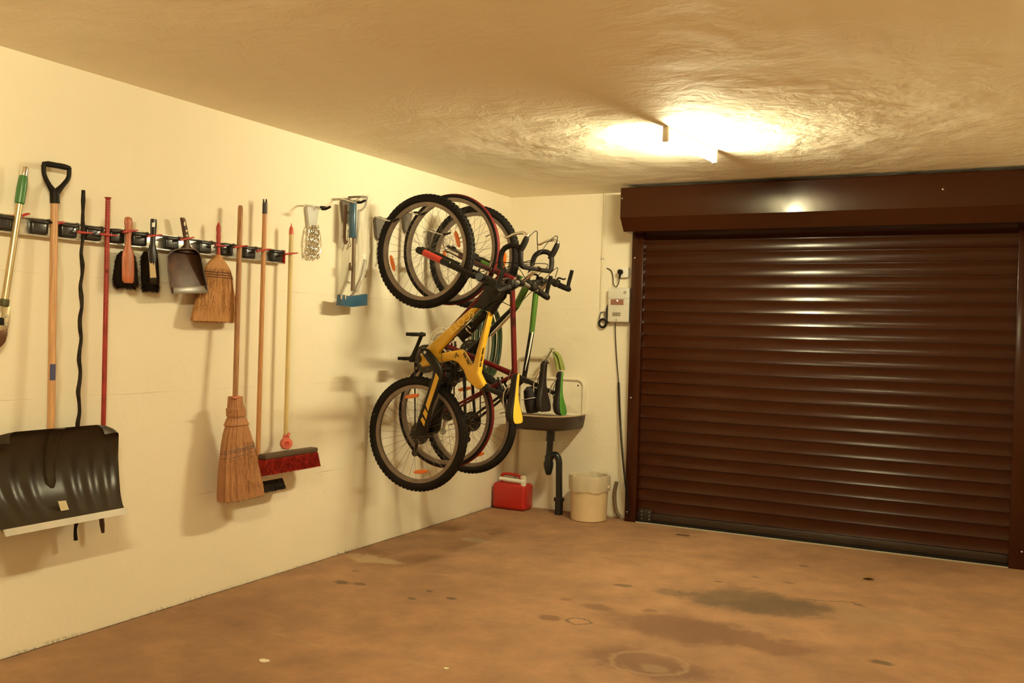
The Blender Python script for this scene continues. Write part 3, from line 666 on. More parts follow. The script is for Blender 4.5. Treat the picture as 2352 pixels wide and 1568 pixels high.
# ------------------------------------------------------------------ bicycle wall hooks
def chain(mb, pts, ln=0.020, r=0.0024):
    P, _ = spline([V(p) for p in pts], [0]*len(pts), 12, False); acc = 0; last = P[0]; k = 0; out = []
    for a, b in zip(P, P[1:]):
        acc += (b-a).length
        if acc > ln*0.78: out.append((b, (b-last).normalized())); acc = 0; last = b
    for i, (p, d) in enumerate(out):
        side = d.orthogonal().normalized(); side = Quaternion(d, (i % 2)*PI/2+0.5) @ side; nr = d.cross(side)
        mb.tube([p+d*(ln*.5*math.cos(a))+side*(ln*.30*math.sin(a)) for a in [2*PI*q/12 for q in range(12)]], r, 6, closed=True, ref=nr)
def hook(y, z, label, plate_m, bundle=False, arm=-0.104):
    t = thing('bicycle_hook', (0, y, z-0.09), label, 'wall hook', 'bicycle hooks on the left wall')
    R = 0.050; poly = []
    for a in range(0, 181, 20): poly.append(V((0.012, y+R*math.cos(math.radians(a)), z+0.018+0.030*math.sin(math.radians(a)))))
    poly += [V((0.012, y-0.045, z)), V((0.012, y-0.030, z-0.075)), V((0.012, y-0.015, z-0.095)), V((0.012, y+0.015, z-0.095)), V((0.012, y+0.030, z-0.075)), V((0.012, y+0.045, z))]
    MB().prism(poly, (0.022, 0, 0), 0.004).build('wall_plate', plate_m, t)
    w = MB(); w.tube([V((0.02, y-0.042, z+0.038)), V((0.042, y+arm*0.85, z+0.034)), V((0.090, y+arm, z+0.022)), V((0.150, y+arm, z+0.006)), V((0.190, y+arm, z+0.010))], 0.0042, 10, sm=5)
    w.tube([V((0.02, y+0.020, z+0.040)), V((0.05, y+0.024, z+0.036)), V((0.075, y+0.026, z+0.034))], 0.0042, 10, sm=4); w.build('hook_wire', STEEL, t)
    MB().tube([V((0.165, y+arm, z+0.006)), V((0.190, y+arm, z+0.006)), V((0.222, y+arm, z+0.016))], [0.007, 0.0078, 0.006], 10, sm=4).build('rubber_sleeve', BLACK, t)
    MB().tube([V((0.052, y+0.024, z+0.036)), V((0.085, y+0.026, z+0.034))], 0.0066, 10).build('rubber_sleeve', BLACK, t)
    c = MB()
    if bundle:
        for q in (-0.022, -0.008, 0.008, 0.022, 0.0):
            chain(c, [V((0.03, y+q*1.4, z-0.06)), V((0.026, y+q*1.9-0.005, z-0.16)), V((0.026, y+q*1.9, z-0.235-0.01*abs(q)*50)), V((0.030, y+q*1.2+0.012, z-0.16)), V((0.030, y+q+0.010, z-0.07))], 0.022, 0.0026)
        c.tube([V((0.034, y+0.030, z-0.06)), V((0.034, y+0.058, z-0.15)), V((0.034, y+0.052, z-0.21)), V((0.034, y+0.02, z-0.245))], 0.003, 8, sm=5)
        c.tube([V((0.03, y-0.030, z-0.07)), V((0.03, y-0.055, z-0.16)), V((0.03, y-0.040, z-0.225)), V((0.03, y, z-0.25))], 0.003, 8, sm=5)
    else:
        chain(c, [V((0.026, y-0.005, z-0.08)), V((0.034, y+0.006, z-0.12)), V((0.030, y-0.002, z-0.17)), V((0.036, y+0.008, z-0.21)), V((0.028, y-0.014, z-0.25))], 0.024, 0.0026)
    c.build('security_chain', CHROME, t); return t
PG = mat('grey_hook_plastic', (0.20, 0.17, 0.14), 0.5); PLG = mat('light_grey_hook_plastic', (0.58, 0.57, 0.53), 0.5)
hy = [BW and LW(716, 490, 0.012), LW(796, 475, 0.012), LW(871, 515, 0.012), LW(934, 500, 0.012), LW(993, 545, 0.012)]
hook(hy[0].y, hy[0].z, 'empty light grey bicycle hook with its chain bundled beneath it', PLG, True)
hook(hy[1].y, hy[1].z, 'grey wall hook holding the bagged blue air pump', PG)
hook(hy[2].y, hy[2].z, 'grey wall hook holding the yellow and black bicycle', PG, arm=-1.832-hy[2].y)
hook(hy[3].y, hy[3].z, 'grey wall hook holding the dark red drop-bar bicycle', PG, arm=-1.534-hy[3].y)
hook(hy[4].y, hy[4].z, 'grey wall hook holding the green and black bicycle', PG, arm=-1.242-hy[4].y)

# ------------------------------------------------------------------ bagged pump
ux = 0.10
BLUE = mat('blue_enamel', (0.028, 0.085, 0.15), 0.35, coat=0.2)
BRM = mat('brown_grey_metal', (0.17, 0.115, 0.075), 0.35, 0.6)
U = lambda a, b, x=ux: LW(a, b, x)
t = thing('air_pump', U(808, 705), 'blue floor pump wrapped in clear plastic, hanging from a wall hook', 'air pump')
ku = pm(U(810, 550))
MB().lathe([(7.5*ku, 0), (8.2*ku, 0.004), (8.2*ku, (U(809, 546)-U(811, 464)).length-0.004), (7.5*ku, (U(809, 546)-U(811, 464)).length)], U(811, 464), U(809, 546)-U(811, 464), 24).build('barrel', BLUE, t)
MB().tube([U(801, 453), U(820, 452), U(842, 453), U(841, 462), U(838, 474), U(832, 481), U(824, 484)], 2.6*ku, 10, sm=4).build('handle', BRM, t)
MB().tube([U(824, 484), U(823, 520), U(818, 560)], 3.0*ku, 10).build('piston_rod', STEEL, t)
mb = MB(); mb.tube([U(813, 546), U(812, 600), U(810, 668)], 4.6*ku, 12); mb.tube([U(839, 597), U(832, 632), U(817, 668)], 4.6*ku, 12); mb.tube([U(817, 668), U(806, 680)], 2.6*ku, 8)
mb.box(U(805, 612), (0.02, 0.012, 0.045), bev=0.004); mb.tube([U(832, 634), U(840, 635)], 2.4*ku, 8); mb.build('folding_legs', BRM, t)
MB().tube([U(794, 470, 0.05), U(792, 510, 0.04), U(791, 545, 0.04), U(793, 558, 0.05), U(797, 552, 0.06)], 3.8*ku, 10, sm=4).build('air_hose', mat('brown_hose_rubber', (0.16, 0.085, 0.045), 0.55), t)
fp = [(780, 676), (800, 680), (839, 675), (839, 701), (805, 705), (777, 701)]
MB().prism([U(a, b) for a, b in fp], (0.035, 0, 0), 0.004).build('foot_plate', BLUE, t)
for a in (784, 793): MB().tube([U(a, 677, 0.122), U(a, 687, 0.122)], 1.8*ku, 8).build('foot_clip', mat('pale_clip', (0.55, 0.42, 0.30), 0.5), t)
rnd = random.Random(9); g = []
wrapp = [(845, 450, 18), (833, 462, 22), (829, 500, 22), (832, 540, 20), (834, 575, 18), (833, 598, 15), (824, 640, 12), (817, 672, 8)]
for a, b, w in wrapp:
    g.append([U(a, b, ux+0.01)+V((0.030*math.sin(2*PI*q/30)*(1+rnd.uniform(-.25, .25)), w*ku*math.cos(2*PI*q/30)*(1+rnd.uniform(-.12, .12)), rnd.uniform(-.006, .006))) for q in range(30)])
PLAST = mat('clear_plastic_film', (0.86, 0.82, 0.70), 0.12, alpha=0.30, spec=0.9, bump=0.9, bscale=45)
MB().loft(g, cap=False).build('plastic_wrap', PLAST, t, ang=80)

# ------------------------------------------------------------------ bicycles
def wheel(root, c, R, tr, refl, knobs, rimd=0.022, treadm=None, brake_disc=False, spokes=32):
    c = V(c); ax = V((0, 1, 0)); ri = R-2*tr
    rim = MB().lathe([(ri-rimd, -0.009), (ri-rimd, 0.009), (ri-0.004, 0.0125), (ri+0.005, 0.012), (ri+0.003, 0.009), (ri+0.003, -0.009), (ri+0.005, -0.012), (ri-0.004, -0.0125)], c, ax, 64, closed=True).build('wheel', ALU, root, ang=40)
    ty = MB(); ty.torus(c, ax, R-tr, tr, 72, 14, 1.0)
    if knobs:
        for i in range(72):
            a = 2*PI*i/72
            for off, ang2 in ((-0.62, 0.035), (0.0, 0.0), (0.62, 0.035)):
                q = a+ang2; rr = R-tr+tr*math.cos(off)*1.03; d = V((math.cos(q), 0, math.sin(q))); n = d*math.cos(off)+ax*math.sin(off)
                Rm = Matrix((V((-math.sin(q), 0, math.cos(q))), ax.cross(V((-math.sin(q), 0, math.cos(q)))) if False else (n.cross(V((-math.sin(q), 0, math.cos(q))))), n)).transposed()
                ty.box(c+d*(R-tr)+n*tr*1.0, (0.013, 0.012, 0.007), Rm)
    ty.build('tyre', RUBBER, rim)
    if treadm:
        pr = [(R-tr+(tr+0.0012)*math.cos(a), (tr+0.0012)*math.sin(a)) for a in [-1.0+2.0*k/8 for k in range(9)]]
        MB().lathe(pr, c, ax, 72).build('tread', treadm, rim) if False else None
        mb = MB(); n = 72; vs = []; fs = []
        for r, h in pr:
            for k in range(n): q = 2*PI*k/n; vs.append(c+ax*h+V((r*math.cos(q), 0, r*math.sin(q))))
        for i in range(len(pr)-1):
            for k in range(n): fs.append([i*n+k, i*n+(k+1) % n, (i+1)*n+(k+1) % n, (i+1)*n+k])
        mb.add(vs, fs).build('tread', treadm, rim)
    sp = MB()
    for i in range(spokes):
        a = 2*PI*i/spokes; s = 1 if i % 2 else -1; b = a+(0.42 if (i//2) % 2 else -0.42)
        sp.tube([c+V((0.022*math.cos(b), s*0.028, 0.022*math.sin(b))), c+V(((ri-rimd+0.002)*math.cos(a), 0, (ri-rimd+0.002)*math.sin(a)))], 0.0009, 5)
    a = 0.3; sp.tube([c+V(((ri-rimd)*math.cos(a), 0, (ri-rimd)*math.sin(a))), c+V(((ri-rimd-0.04)*math.cos(a), 0, (ri-rimd-0.04)*math.sin(a)))], 0.003, 8)
    sp.build('spokes', SPK, rim)
    MB().lathe([(0.004, -0.062), (0.009, -0.060), (0.009, -0.040), (0.014, -0.038), (0.024, -0.031), (0.024, -0.026), (0.013, -0.020), (0.013, 0.020), (0.024, 0.026), (0.024, 0.031), (0.014, 0.038), (0.009, 0.040), (0.009, 0.060), (0.004, 0.062)], c, ax, 20).build('hub', DARKMET, rim)
    for px, py in refl:
        p = un(px, py, 1, c.y-0.008); d = (p-c); d.y = 0; rr = d.length; d.normalize(); tn = V((-d.z, 0, d.x))
        q = c+d*rr; q.y = c.y-0.006
        poly = [q+tn*(0.050*math.cos(2*PI*k/20))+d*(0.0125*math.copysign(abs(math.sin(2*PI*k/20))**0.8, math.sin(2*PI*k/20))) for k in range(20)]
        MB().prism(poly, (0, 0.010, 0), 0.003).build('reflector', REFL, rim)
    return rim
def saddle(root, nose, tail, depth, w, m, mc=None):
    """nose and tail points on the top line; top of the saddle faces +x"""
    nose = V(nose); tail = V(tail); st = [(0.0, 0.10, 0.30), (0.02, 0.19, 0.50), (0.06, 0.24, 0.60), (0.15, 0.27, 0.62), (0.35, 0.30, 0.65), (0.50, 0.40, 0.72), (0.62, 0.58, 0.85), (0.74, 0.82, 0.96), (0.86, 0.98, 1.0), (0.94, 0.98, 0.92), (0.98, 0.86, 0.75), (1.0, 0.66, 0.5)]
    R = []; C = []
    for f, ww, hh in st:
        c = lerp(nose, tail, f); c.x -= 0.012*math.sin(PI*f); hw_ = w/2*ww; dp = depth*hh; ring = []; cov = []
        for q in range(24):
            a = 2*PI*q/24; s, co = math.sin(a), math.cos(a)
            x = c.x + (0.010*co if co > 0 else dp*co*0.9) - 0.010
            ring.append(V((x, c.y+hw_*math.copysign(abs(s)**0.7, s), c.z)))
        for q in range(9):
            u = -0.74+1.48*q/8; cov.append(V((c.x+0.0035-0.010*abs(u)**2.2, c.y+hw_*u, c.z)))
        R.append(ring); C.append(cov)
    o = MB().loft(R).build('saddle', m, root, ang=60)
    if mc: MB().sheet(C, (-0.004, 0, 0)).build('saddle_cover', mc, o, ang=60)
    rl = MB()
    for s in (-1, 1): rl.tube([lerp(nose, tail, 0.15)+V((-depth*.6, s*0.012, 0)), lerp(nose, tail, 0.4)+V((-depth-0.022, s*0.022, 0)), lerp(nose, tail, 0.7)+V((-depth-0.022, s*0.022, 0)), lerp(nose, tail, 0.9)+V((-depth*.7, s*0.03, 0))], 0.0035, 8, sm=4)
    rl.build('saddle_rails', STEEL, o); return o
def chainring(root, bb, dy, radii, m):
    mb = MB()
    for i, R in enumerate(radii):
        y = dy-0.009*i; c = V(bb)+V((0, y, 0)); mb.lathe([(R-0.014, -0.0015), (R, -0.0015), (R, 0.0015), (R-0.014, 0.0015)], c, (0, 1, 0), 56, closed=True)
        nt = int(R*2*PI/0.0127)
        for k in range(nt):
            a = 2*PI*k/nt; d = V((math.cos(a), 0, math.sin(a))); tn = V((-d.z, 0, d.x)); mb.add([c+d*(R-0.001)+tn*0.004+V((0, .001, 0)), c+d*(R-0.001)-tn*0.004+V((0, .001, 0)), c+d*(R+0.006)+V((0, .001, 0)), c+d*(R-0.001)+tn*0.004-V((0, .001, 0)), c+d*(R-0.001)-tn*0.004-V((0, .001, 0)), c+d*(R+0.006)-V((0, .001, 0))], [[0, 1, 2], [5, 4, 3], [0, 2, 5, 3], [1, 4, 5, 2]])
    c = V(bb)+V((0, dy, 0))
    for k in range(5):
        a = 2*PI*k/5+0.3; d = V((math.cos(a), 0, math.sin(a))); mb.tube([c+d*0.012, c+d*(radii[0]-0.010)], [0.010, 0.006], 8)
    mb.lathe([(0.020, -0.012), (0.020, 0.012)], c, (0, 1, 0), 20); return mb.build('chainring', m, root)
def crank(root, bb, end, dy, m, s):
    """arm from the axle to end (a point in the crank plane); pedal sticks out along s*y"""
    a = V(bb)+V((0, dy, 0)); e = V(end); e.y = bb.y+dy+s*0.012
    mb = MB(); mb.lathe([(0.017, -0.012), (0.019, -0.008), (0.019, 0.008), (0.017, 0.012)], a, (0, 1, 0), 18); mb.tube([a, lerp(a, e, 0.5), e], [0.016, 0.0115, 0.0125], 12, asp=0.75); mb.lathe([(0.014, -0.008), (0.014, 0.008)], e, (0, 1, 0), 16)
    o = mb.build('crank_arm', m, root)
    pb = MB(); c = e+V((0, s*0.062, 0)); pb.tube([e, e+V((0, s*0.105, 0))], 0.007, 10)
    pb.box(c+V((0.0, 0, 0.0)), (0.028, 0.085, 0.022), bev=0.005); pb.box(c+V((0.033, 0, 0)), (0.010, 0.092, 0.020), bev=0.003); pb.box(c+V((-0.033, 0, 0)), (0.010, 0.092, 0.020), bev=0.003)
    for q in (-0.043, 0.043): pb.box(c+V((0, q, 0)), (0.074, 0.010, 0.018), bev=0.003)
    pb.build('pedal', BLACK, o); return o
def cassette(root, hub, n=8, r0_=0.028, r1=0.065):
    mb = MB()
    for i in range(n):
        R = r1-(r1-r0_)*i/(n-1); mb.lathe([(0.016, 0), (R, 0), (R, 0.0018), (0.016, 0.0018)], V(hub)+V((0, 0.024+0.0045*i, 0)), (0, 1, 0), 36, closed=True)
    return mb.build('cassette', DARKMET, root)
def chain_loop(root, bb, hub, R, r, dy):
    bb = V(bb)+V((0, dy, 0)); hb = V(hub)+V((0, dy, 0)); d = (hb-bb).normalized(); n = V((d.z, 0, -d.x)); mb = MB()
    for s in (1, -1): mb.tube([bb+n*s*R, hb+n*s*r], 0.0045, 6)
    return mb.build('chain', DARKMET, root)
def derailleur(root, hub, m=DARKMET):
    h = V(hub)+V((0, 0.045, 0)); mb = MB(); a = h+V((-0.035, 0.012, -0.040)); b = h+V((-0.045, 0.004, -0.120))
    mb.tube([h, a, b], [0.010, 0.012, 0.006], 10); mb.lathe([(0.022, -0.003), (0.022, 0.003)], a, (0, 1, 0), 18); mb.lathe([(0.022, -0.003), (0.022, 0.003)], b, (0, 1, 0), 18)
    return mb.build('rear_derailleur', m, root)
def cables(root, lists, r=0.0024):
    mb = MB()
    for l in lists: mb.tube(l, r, 7, sm=6)
    return mb.build('cables', BLACK, root)
def flat_bar(root, c, half, rise, sweep, m, barends, far_up=None):
    c = V(c); P = []
    for f in (-1, -0.62, -0.30, -0.12, 0.12, 0.30, 0.62, 1):
        e = max(0, (abs(f)-0.12)/0.88); P.append(c+V((rise*min(1, e*1.9), f*half, -sweep*e)))
    h = MB().tube(P, [0.0105, 0.011, 0.0125, 0.0145, 0.0145, 0.0125, 0.011, 0.0105], 14, sm=4).build('handlebar', m, root)
    for s in (-1, 1):
        e = P[-1] if s > 0 else P[0]; q = P[-2] if s > 0 else P[1]; d = (e-q).normalized()
        g = MB(); g.tube([e-d*0.125, e-d*0.118, e-d*0.01, e], [0.019, 0.0158, 0.0165, 0.018], 14)
        for k in range(6): g.torus(e-d*(0.02+0.016*k), d, 0.0162, 0.002, 18, 6)
        g.build('grip', GRIPM, h)
        bl = MB(); bp = e-d*0.155; bl.box(bp+V((0, 0, 0.012)), (0.030, 0.032, 0.034), bev=0.006); bl.tube([bp+V((-0.006, 0, 0.026)), bp+d*0.03+V((-0.006, 0, 0.046)), bp+d*0.10+V((-0.006, 0, 0.050)), bp+d*0.125+V((-0.006, 0, 0.058))], [0.0075, 0.0065, 0.0055, 0.006], 10, sm=4); bl.build('brake_lever', DARKMET, h)
        sh = MB(); sh.lathe([(0.018, -0.018), (0.021, -0.010), (0.021, 0.014), (0.018, 0.018)], e-d*0.190, d, 16); sh.box(e-d*0.195+V((-0.018, 0, 0.016)), (0.035, 0.040, 0.028), bev=0.007); sh.build('shifter', BLACK, h)
        if barends:
            b = MB(); b.lathe([(0.018, -0.012), (0.018, 0.012)], e+d*0.008, d, 16); b.tube([e+d*0.006, e+V((0.005, s*0.004, 0.035)), e+V((0.020, s*0.0, 0.085)), e+V((0.030, -s*0.004, 0.118))], [0.013, 0.0125, 0.013, 0.012], 12, sm=4); b.build('bar_end', BLKP, h)
    return h
def vbrake(root, crown_c, d, dy=0.035, m=DARKMET):
    mb = MB(); d = V(d).normalized(); pp = V((-d.z, 0, d.x))
    for s in (-1, 1): mb.tube([V(crown_c)+V((0, s*dy, 0))+pp*(-0.03), V(crown_c)+V((0, s*(dy+0.008), 0))+pp*0.05], [0.008, 0.006], 8); mb.box(V(crown_c)+V((0, s*(dy-0.012), 0)), (0.05, 0.012, 0.012), bev=0.003)
    mb.tube([V(crown_c)+V((0, -dy-0.008, 0))+pp*0.05, V(crown_c)+V((0, dy+0.008, 0))+pp*0.05], 0.003, 6)
    return mb.build('rim_brake', m, root)

# ---- yellow full-suspension bicycle
yb = -1.79
P = lambda a, b, dy=0.0: un(a, b, 1, yb+dy)
fh, rh = P(976, 577), P(958.5, 996)
Y = thing('bicycle', rh-V((0, 0, 0.335)), 'yellow and black full-suspension mountain bicycle hanging nearest the tools', 'bicycle', 'bicycles hanging on the left wall')
wheel(Y, fh, 0.331, 0.024, [(901, 604), (1050, 549)], True, 0.019)
wheel(Y, rh, 0.334, 0.025, [(946, 909.5), (966, 1083)], True, 0.019)
poly = [(979.7, 800.9), (1034, 752), (1086.8, 706), (1105.2, 706), (1100.6, 710.6), (1062.4, 750.4), (1011.8, 807), (1010.3, 812), (1062, 802), (1067, 807), (1085.3, 839), (1090.7, 833), (1120.5, 724.4), (1124.5, 712), (1131.5, 716), (1112.9, 797.9), (1103.7, 856), (1117.5, 885), (1112.9, 892.8), (1097.6, 892.8), (1076, 872.9), (1067, 848.4), (1054.7, 833), (1042.5, 827.7), (1014.9, 833), (1002.7, 829), (990.4, 839.2), (972, 842.3), (962.9, 819.3), (976.6, 810)]
fr = MB().prism([P(a, b) for a, b in poly], (0, 0.050, 0), 0.014, 3).build('frame', YEL, Y, ang=50)
gus = [(1084, 709), (1098, 694), (1112, 674), (1116, 652), (1140, 652), (1166, 664), (1160, 684), (1146, 700), (1134, 722), (1124, 716), (1106, 708)]
mb = MB().prism([P(a, b) for a, b in gus], (0, 0.046, 0), 0.010, 2); mb.tube([P(1113, 641), P(1165, 664)], 0.026, 18); mb.build('head_tube', BLKP, fr, ang=50)
dkst = mat('dark_stripe', (0.10, 0.055, 0.012), 0.4)
st = MB()
for q in ([(1063, 812), (1067, 808), (1072, 820), (1068, 824)], [(1070, 826), (1074, 823), (1079, 834), (1075, 838)], [(1108.5, 800), (1112, 797), (1110.5, 812), (1105.5, 816)], [(1105.5, 818), (1109.5, 814), (1107.5, 828), (1102.5, 832)], [(1102.5, 834), (1106.5, 830), (1105, 842), (1101, 843)]):
    st.prism([P(a, b, -0.0258) for a, b in q], (0, 0.0012, 0))
st.build('stripes', dkst, fr)
dn = (P(1104, 703)-P(984, 806)); pl = mat('pale_outline', (0.84, 0.60, 0.16), 0.4)
text('frame_lettering', 'SCOTT', 0.062, P(1058, 738.5, -0.0262), -dn, P(1058, 760)-P(1050, 730), pl, fr, 0.0005)
text('frame_emblem', 'A', 0.045, P(1049, 816, -0.0262), P(1060, 814)-P(1040, 818), P(1049, 800)-P(1049, 816), dkst, fr, 0.0005)
ln = MB(); ln.tube([P(1040, 822, -0.026), P(1044, 815, -0.026), P(1053, 815, -0.026)], 0.0012, 6); ln.tube([P(1014, 809, -0.027), P(1015, 834, -0.027)], 0.0022, 6); ln.build('frame_lines', dkst, fr)
# fork
fk = MB(); ax_ = (P(1165, 664)-P(1113, 641)).normalized()
fk.tube([P(1100, 634.5, -0.062), P(1104, 637), P(1100, 634.5, 0.062)], [0.022, 0.026, 0.022], 14); fk.tube([P(1098, 634), P(1116, 643)], 0.022, 14)
fork = fk.build('fork', BLKP, Y)
LABR = mat('red_fork_label', (0.55, 0.045, 0.03), 0.4)
for s in (-1, 1):
    dy = s*0.058; a = fh+V((0, dy, 0)); top = P(1104, 637)+V((0, dy, 0)); d = (top-a).normalized(); Lf = (top-a).length
    lo = MB(); lo.lathe([(0.010, -0.022), (0.019, -0.014), (0.021, 0.0), (0.019, 0.03), (0.0185, 0.20), (0.020, 0.215), (0.020, 0.225), (0.017, 0.228)], a, d, 18); lo.build('fork_leg', BLKP, fork)
    MB().lathe([(0.0175, 0.222)]+[(0.0165+0.002*(i % 2), 0.226+(Lf-0.235)*i/16) for i in range(17)]+[(0.015, Lf-0.004)], a, d, 18).build('fork_gaiter', BLACK, fork)
    if s < 0:
        lb_ = MB(); lb_.lathe([(0.0195, 0.035), (0.0192, 0.165)], a, d, 18); lb_.build('fork_label', LABR, fork)
vbrake(Y, P(1088, 628), d, 0.040)
sm_ = MB(); hb = P(1194, 650); sm_.tube([P(1163, 663), P(1172, 668)], 0.022, 14); sm_.tube([P(1168, 664), hb], [0.019, 0.017], 14); sm_.lathe([(0.021, -0.024), (0.021, 0.024)], hb, (0, 1, 0), 16); sm_.build('stem', BLKP, Y)
flat_bar(Y, hb, 0.295, 0.022, 0.060, mat('grey_bar', (0.30, 0.25, 0.20), 0.35, 0.7), True)
# swingarm
arm = [(966, 801), (976, 798), (986, 803), (1000, 820), (1013, 840), (1018, 862), (1008, 895), (993, 932), (983, 967), (981, 988), (975, 999), (955, 1002), (941, 1001), (944, 994), (956, 986), (962, 960), (975, 925), (997, 856), (990, 838), (974, 817)]
sw = MB()
for s in (-1, 1): sw.prism([P(a, b, -0.072)+V((0, 0.072+s*0.072, 0)) for a, b in arm], (0, 0.024, 0), 0.006, 2)
sw.tube([P(1010, 850, -0.072)+V((0, 0, 0)), P(1010, 850, -0.072)+V((0, 0.144, 0))], 0.014, 12)
swo = sw.build('swingarm', BLKP, Y, ang=50)
st = MB()
for q in ([(1001.4, 856), (1008, 868), (983, 944), (978, 930)], [(976, 938), (982.3, 949), (978.4, 963), (971.4, 949)], [(970, 957), (976.5, 967), (974, 979), (966.3, 964)]): st.prism([P(a, b, -0.0855) for a, b in q], (0, 0.002, 0))
st.build('swingarm_stripe', YEL, swo)
MB().lathe([(0.009, -0.006), (0.009, 0.006)], P(977, 809, -0.086), (0, 1, 0), 14).build('pivot_bolt', STEEL, swo)
sk = MB(); a, b = P(1046, 830), P(1046, 882); sk.tube([a, b], 0.012, 12); sk.tube([a-V((0, 0, 0.005)), a-V((0, 0, 0.015))], 0.027, 16); sk.tube([b+V((0, 0, 0.02)), b+V((0, 0, 0.01))], 0.027, 16); sk.tube([b, P(1012, 868)], [0.016, 0.014], 10)
so = sk.build('rear_shock', DARKMET, Y)
cp = [a+(b-a)*(0.12+0.66*i/96)+V((0.024*math.cos(i/96*6*2*PI), 0.024*math.sin(i/96*6*2*PI), 0)) for i in range(97)]
MB().tube(cp, 0.0048, 8).build('coil_spring', BLACK, so)
bt = MB(); a, b = P(1114, 722, 0.0), P(1060, 775, 0.0); d = (b-a).normalized(); bt.lathe([(0.006, -0.014), (0.020, -0.010), (0.024, 0.0), (0.021, 0.015), (0.021, 0.09), (0.027, 0.095), (0.027, 0.17), (0.022, (b-a).length)], a, d, 20)
bo2 = bt.build('air_shock', BLACK, Y); MB().lathe([(0.0278, 0.130), (0.0278, 0.137)], a, d, 20).build('shock_ring', CHROME, bo2)
MB().tube([P(1071, 745, -0.024), P(1082, 754, -0.026)], 0.0035, 8).build('clamp_lever', CHROME, bo2)
bb = P(966, 824)
bm_ = MB(); bm_.lathe([(0.024, -0.040), (0.024, 0.040)], bb, (0, 1, 0), 20); bm_.build('bottom_bracket', DARKMET, Y)
e1 = un(972, 768, 1, yb-0.09); crank(Y, bb, e1, -0.092, BLACK, -1)
e2 = bb*2-V((e1.x, bb.y, e1.z)); crank(Y, bb, V((e2.x, bb.y, e2.z)), 0.075, BLACK, 1)
chainring(Y, bb, 0.055, [0.082, 0.062], DARKMET); cassette(Y, rh); chain_loop(Y, bb, rh, 0.070, 0.045, 0.045); derailleur(Y, rh)
sp_ = MB(); sp_.tube([P(1108, 887), P(1166, 911)], 0.0155, 14); sp_.lathe([(0.022, -0.010), (0.022, 0.010)], P(1114, 889.5), P(1166, 911)-P(1108, 887), 14); sp_.build('seatpost', BLKP, Y)
saddle(Y, P(1192, 858), P(1192, 972), 0.060, 0.150, mat('black_saddle_vinyl', (0.012, 0.008, 0.006), 0.4, spec=0.25), mat('yellow_saddle_vinyl', (0.80, 0.50, 0.05), 0.4))
cables(Y, [[hb+V((-0.01, -0.11, 0.02)), P(1150, 600, -0.06), P(1118, 620, -0.02), P(1092, 626, 0)], [hb+V((-0.01, 0.11, 0.02)), P(1180, 610, 0.05), P(1120, 640, 0.03), P(1110, 690, 0.02)], [hb+V((-0.02, -0.09, 0.0)), P(1175, 700, -0.08), P(1140, 690, -0.04), P(1100, 720, -0.03), P(1020, 800, -0.03)], [P(1028, 905, -0.05), P(1030, 880, -0.06), P(1040, 865, -0.05)]])

# ---- dark red road bicycle
yb = -1.50
fh, rh = P(1035, 573), P(1023, 948)
R2 = thing('bicycle', rh-V((0, 0, 0.338)), 'dark red drop-bar road bicycle hanging in the middle', 'bicycle', 'bicycles hanging on the left wall')
TRD = mat('red_tyre_tread', (0.13, 0.010, 0.009), 0.65, spec=0.2)
wheel(R2, fh, 0.339, 0.0145, [], False, 0.018, TRD); wheel(R2, rh, 0.338, 0.0145, [], False, 0.018, TRD)
crw, ht, bb, sc = P(1136, 622), P(1186, 645), P(1008, 787), P(1182, 860)
fm = MB(); fm.tube([lerp(crw, ht, 0.12), ht], 0.018, 16); fm.tube([lerp(crw, ht, 0.80), V((sc.x, sc.y, sc.z))], 0.0165, 16); fm.tube([lerp(crw, ht, 0.35), bb], 0.0175, 16); fm.tube([bb, sc+(sc-bb).normalized()*0.02], 0.0160, 16)
for s in (-1, 1):
    fm.tube([sc+V((0, s*0.014, 0)), lerp(sc, rh, 0.5)+V((0, s*0.034, 0)), rh+V((0, s*0.058, 0))], [0.009, 0.008, 0.007], 10); fm.tube([bb+V((0, s*0.022, 0)), lerp(bb, rh, 0.5)+V((0, s*0.032, 0)), rh+V((0, s*0.058, 0))], [0.012, 0.010, 0.008], 10)
fm.lathe([(0.021, -0.036), (0.021, 0.036)], bb, (0, 1, 0), 18); fr = fm.build('frame', REDP, R2)
MB().tube([P(1176, 843, -0.022), P(1166, 876, -0.024)], 0.0022, 6).build('brake_cable_end', STEEL, fr)
MB().lathe([(0.0195, 0.0), (0.0195, 0.012)], lerp(crw, ht, 0.92), ht-crw, 16).build('headset', CHROME, fr)
fk = MB(); ax2 = (ht-crw).normalized(); fk.tube([crw+V((0, -0.034, 0)), crw, crw+V((0, 0.034, 0))], [0.014, 0.017, 0.014], 12); fk.tube([crw, lerp(crw, ht, 0.15)], 0.015, 12)
for s in (-1, 1): fk.tube([crw+V((0, s*0.032, 0)), lerp(crw, fh, 0.5)-V((0.0, 0, 0.012))+V((0, s*0.042, 0)), lerp(crw, fh, 0.85)-V((0, 0, 0.008))+V((0, s*0.05, 0)), fh+V((0, s*0.054, 0))], [0.013, 0.011, 0.008, 0.007], 12, sm=4)
fo = fk.build('fork', mat('maroon_fork_paint', (0.045, 0.006, 0.006), 0.3, coat=0.3), R2)
dr = MB()
for s in (-1, 1): dr.lathe([(0.010, -0.01), (0.0085, 0.06), (0.010, 0.10)], fh+V((0, s*0.054, 0)), crw-fh, 10); dr.ell(fh+V((0, s*0.066, 0)), (0.014, 0.008, 0.014))
dr.tube([fh+V((0, -0.068, 0)), fh+V((-0.01, -0.080, 0.03)), fh+V((-0.005, -0.082, 0.05))], 0.005, 8); dr.build('dropouts', CHROME, fo)
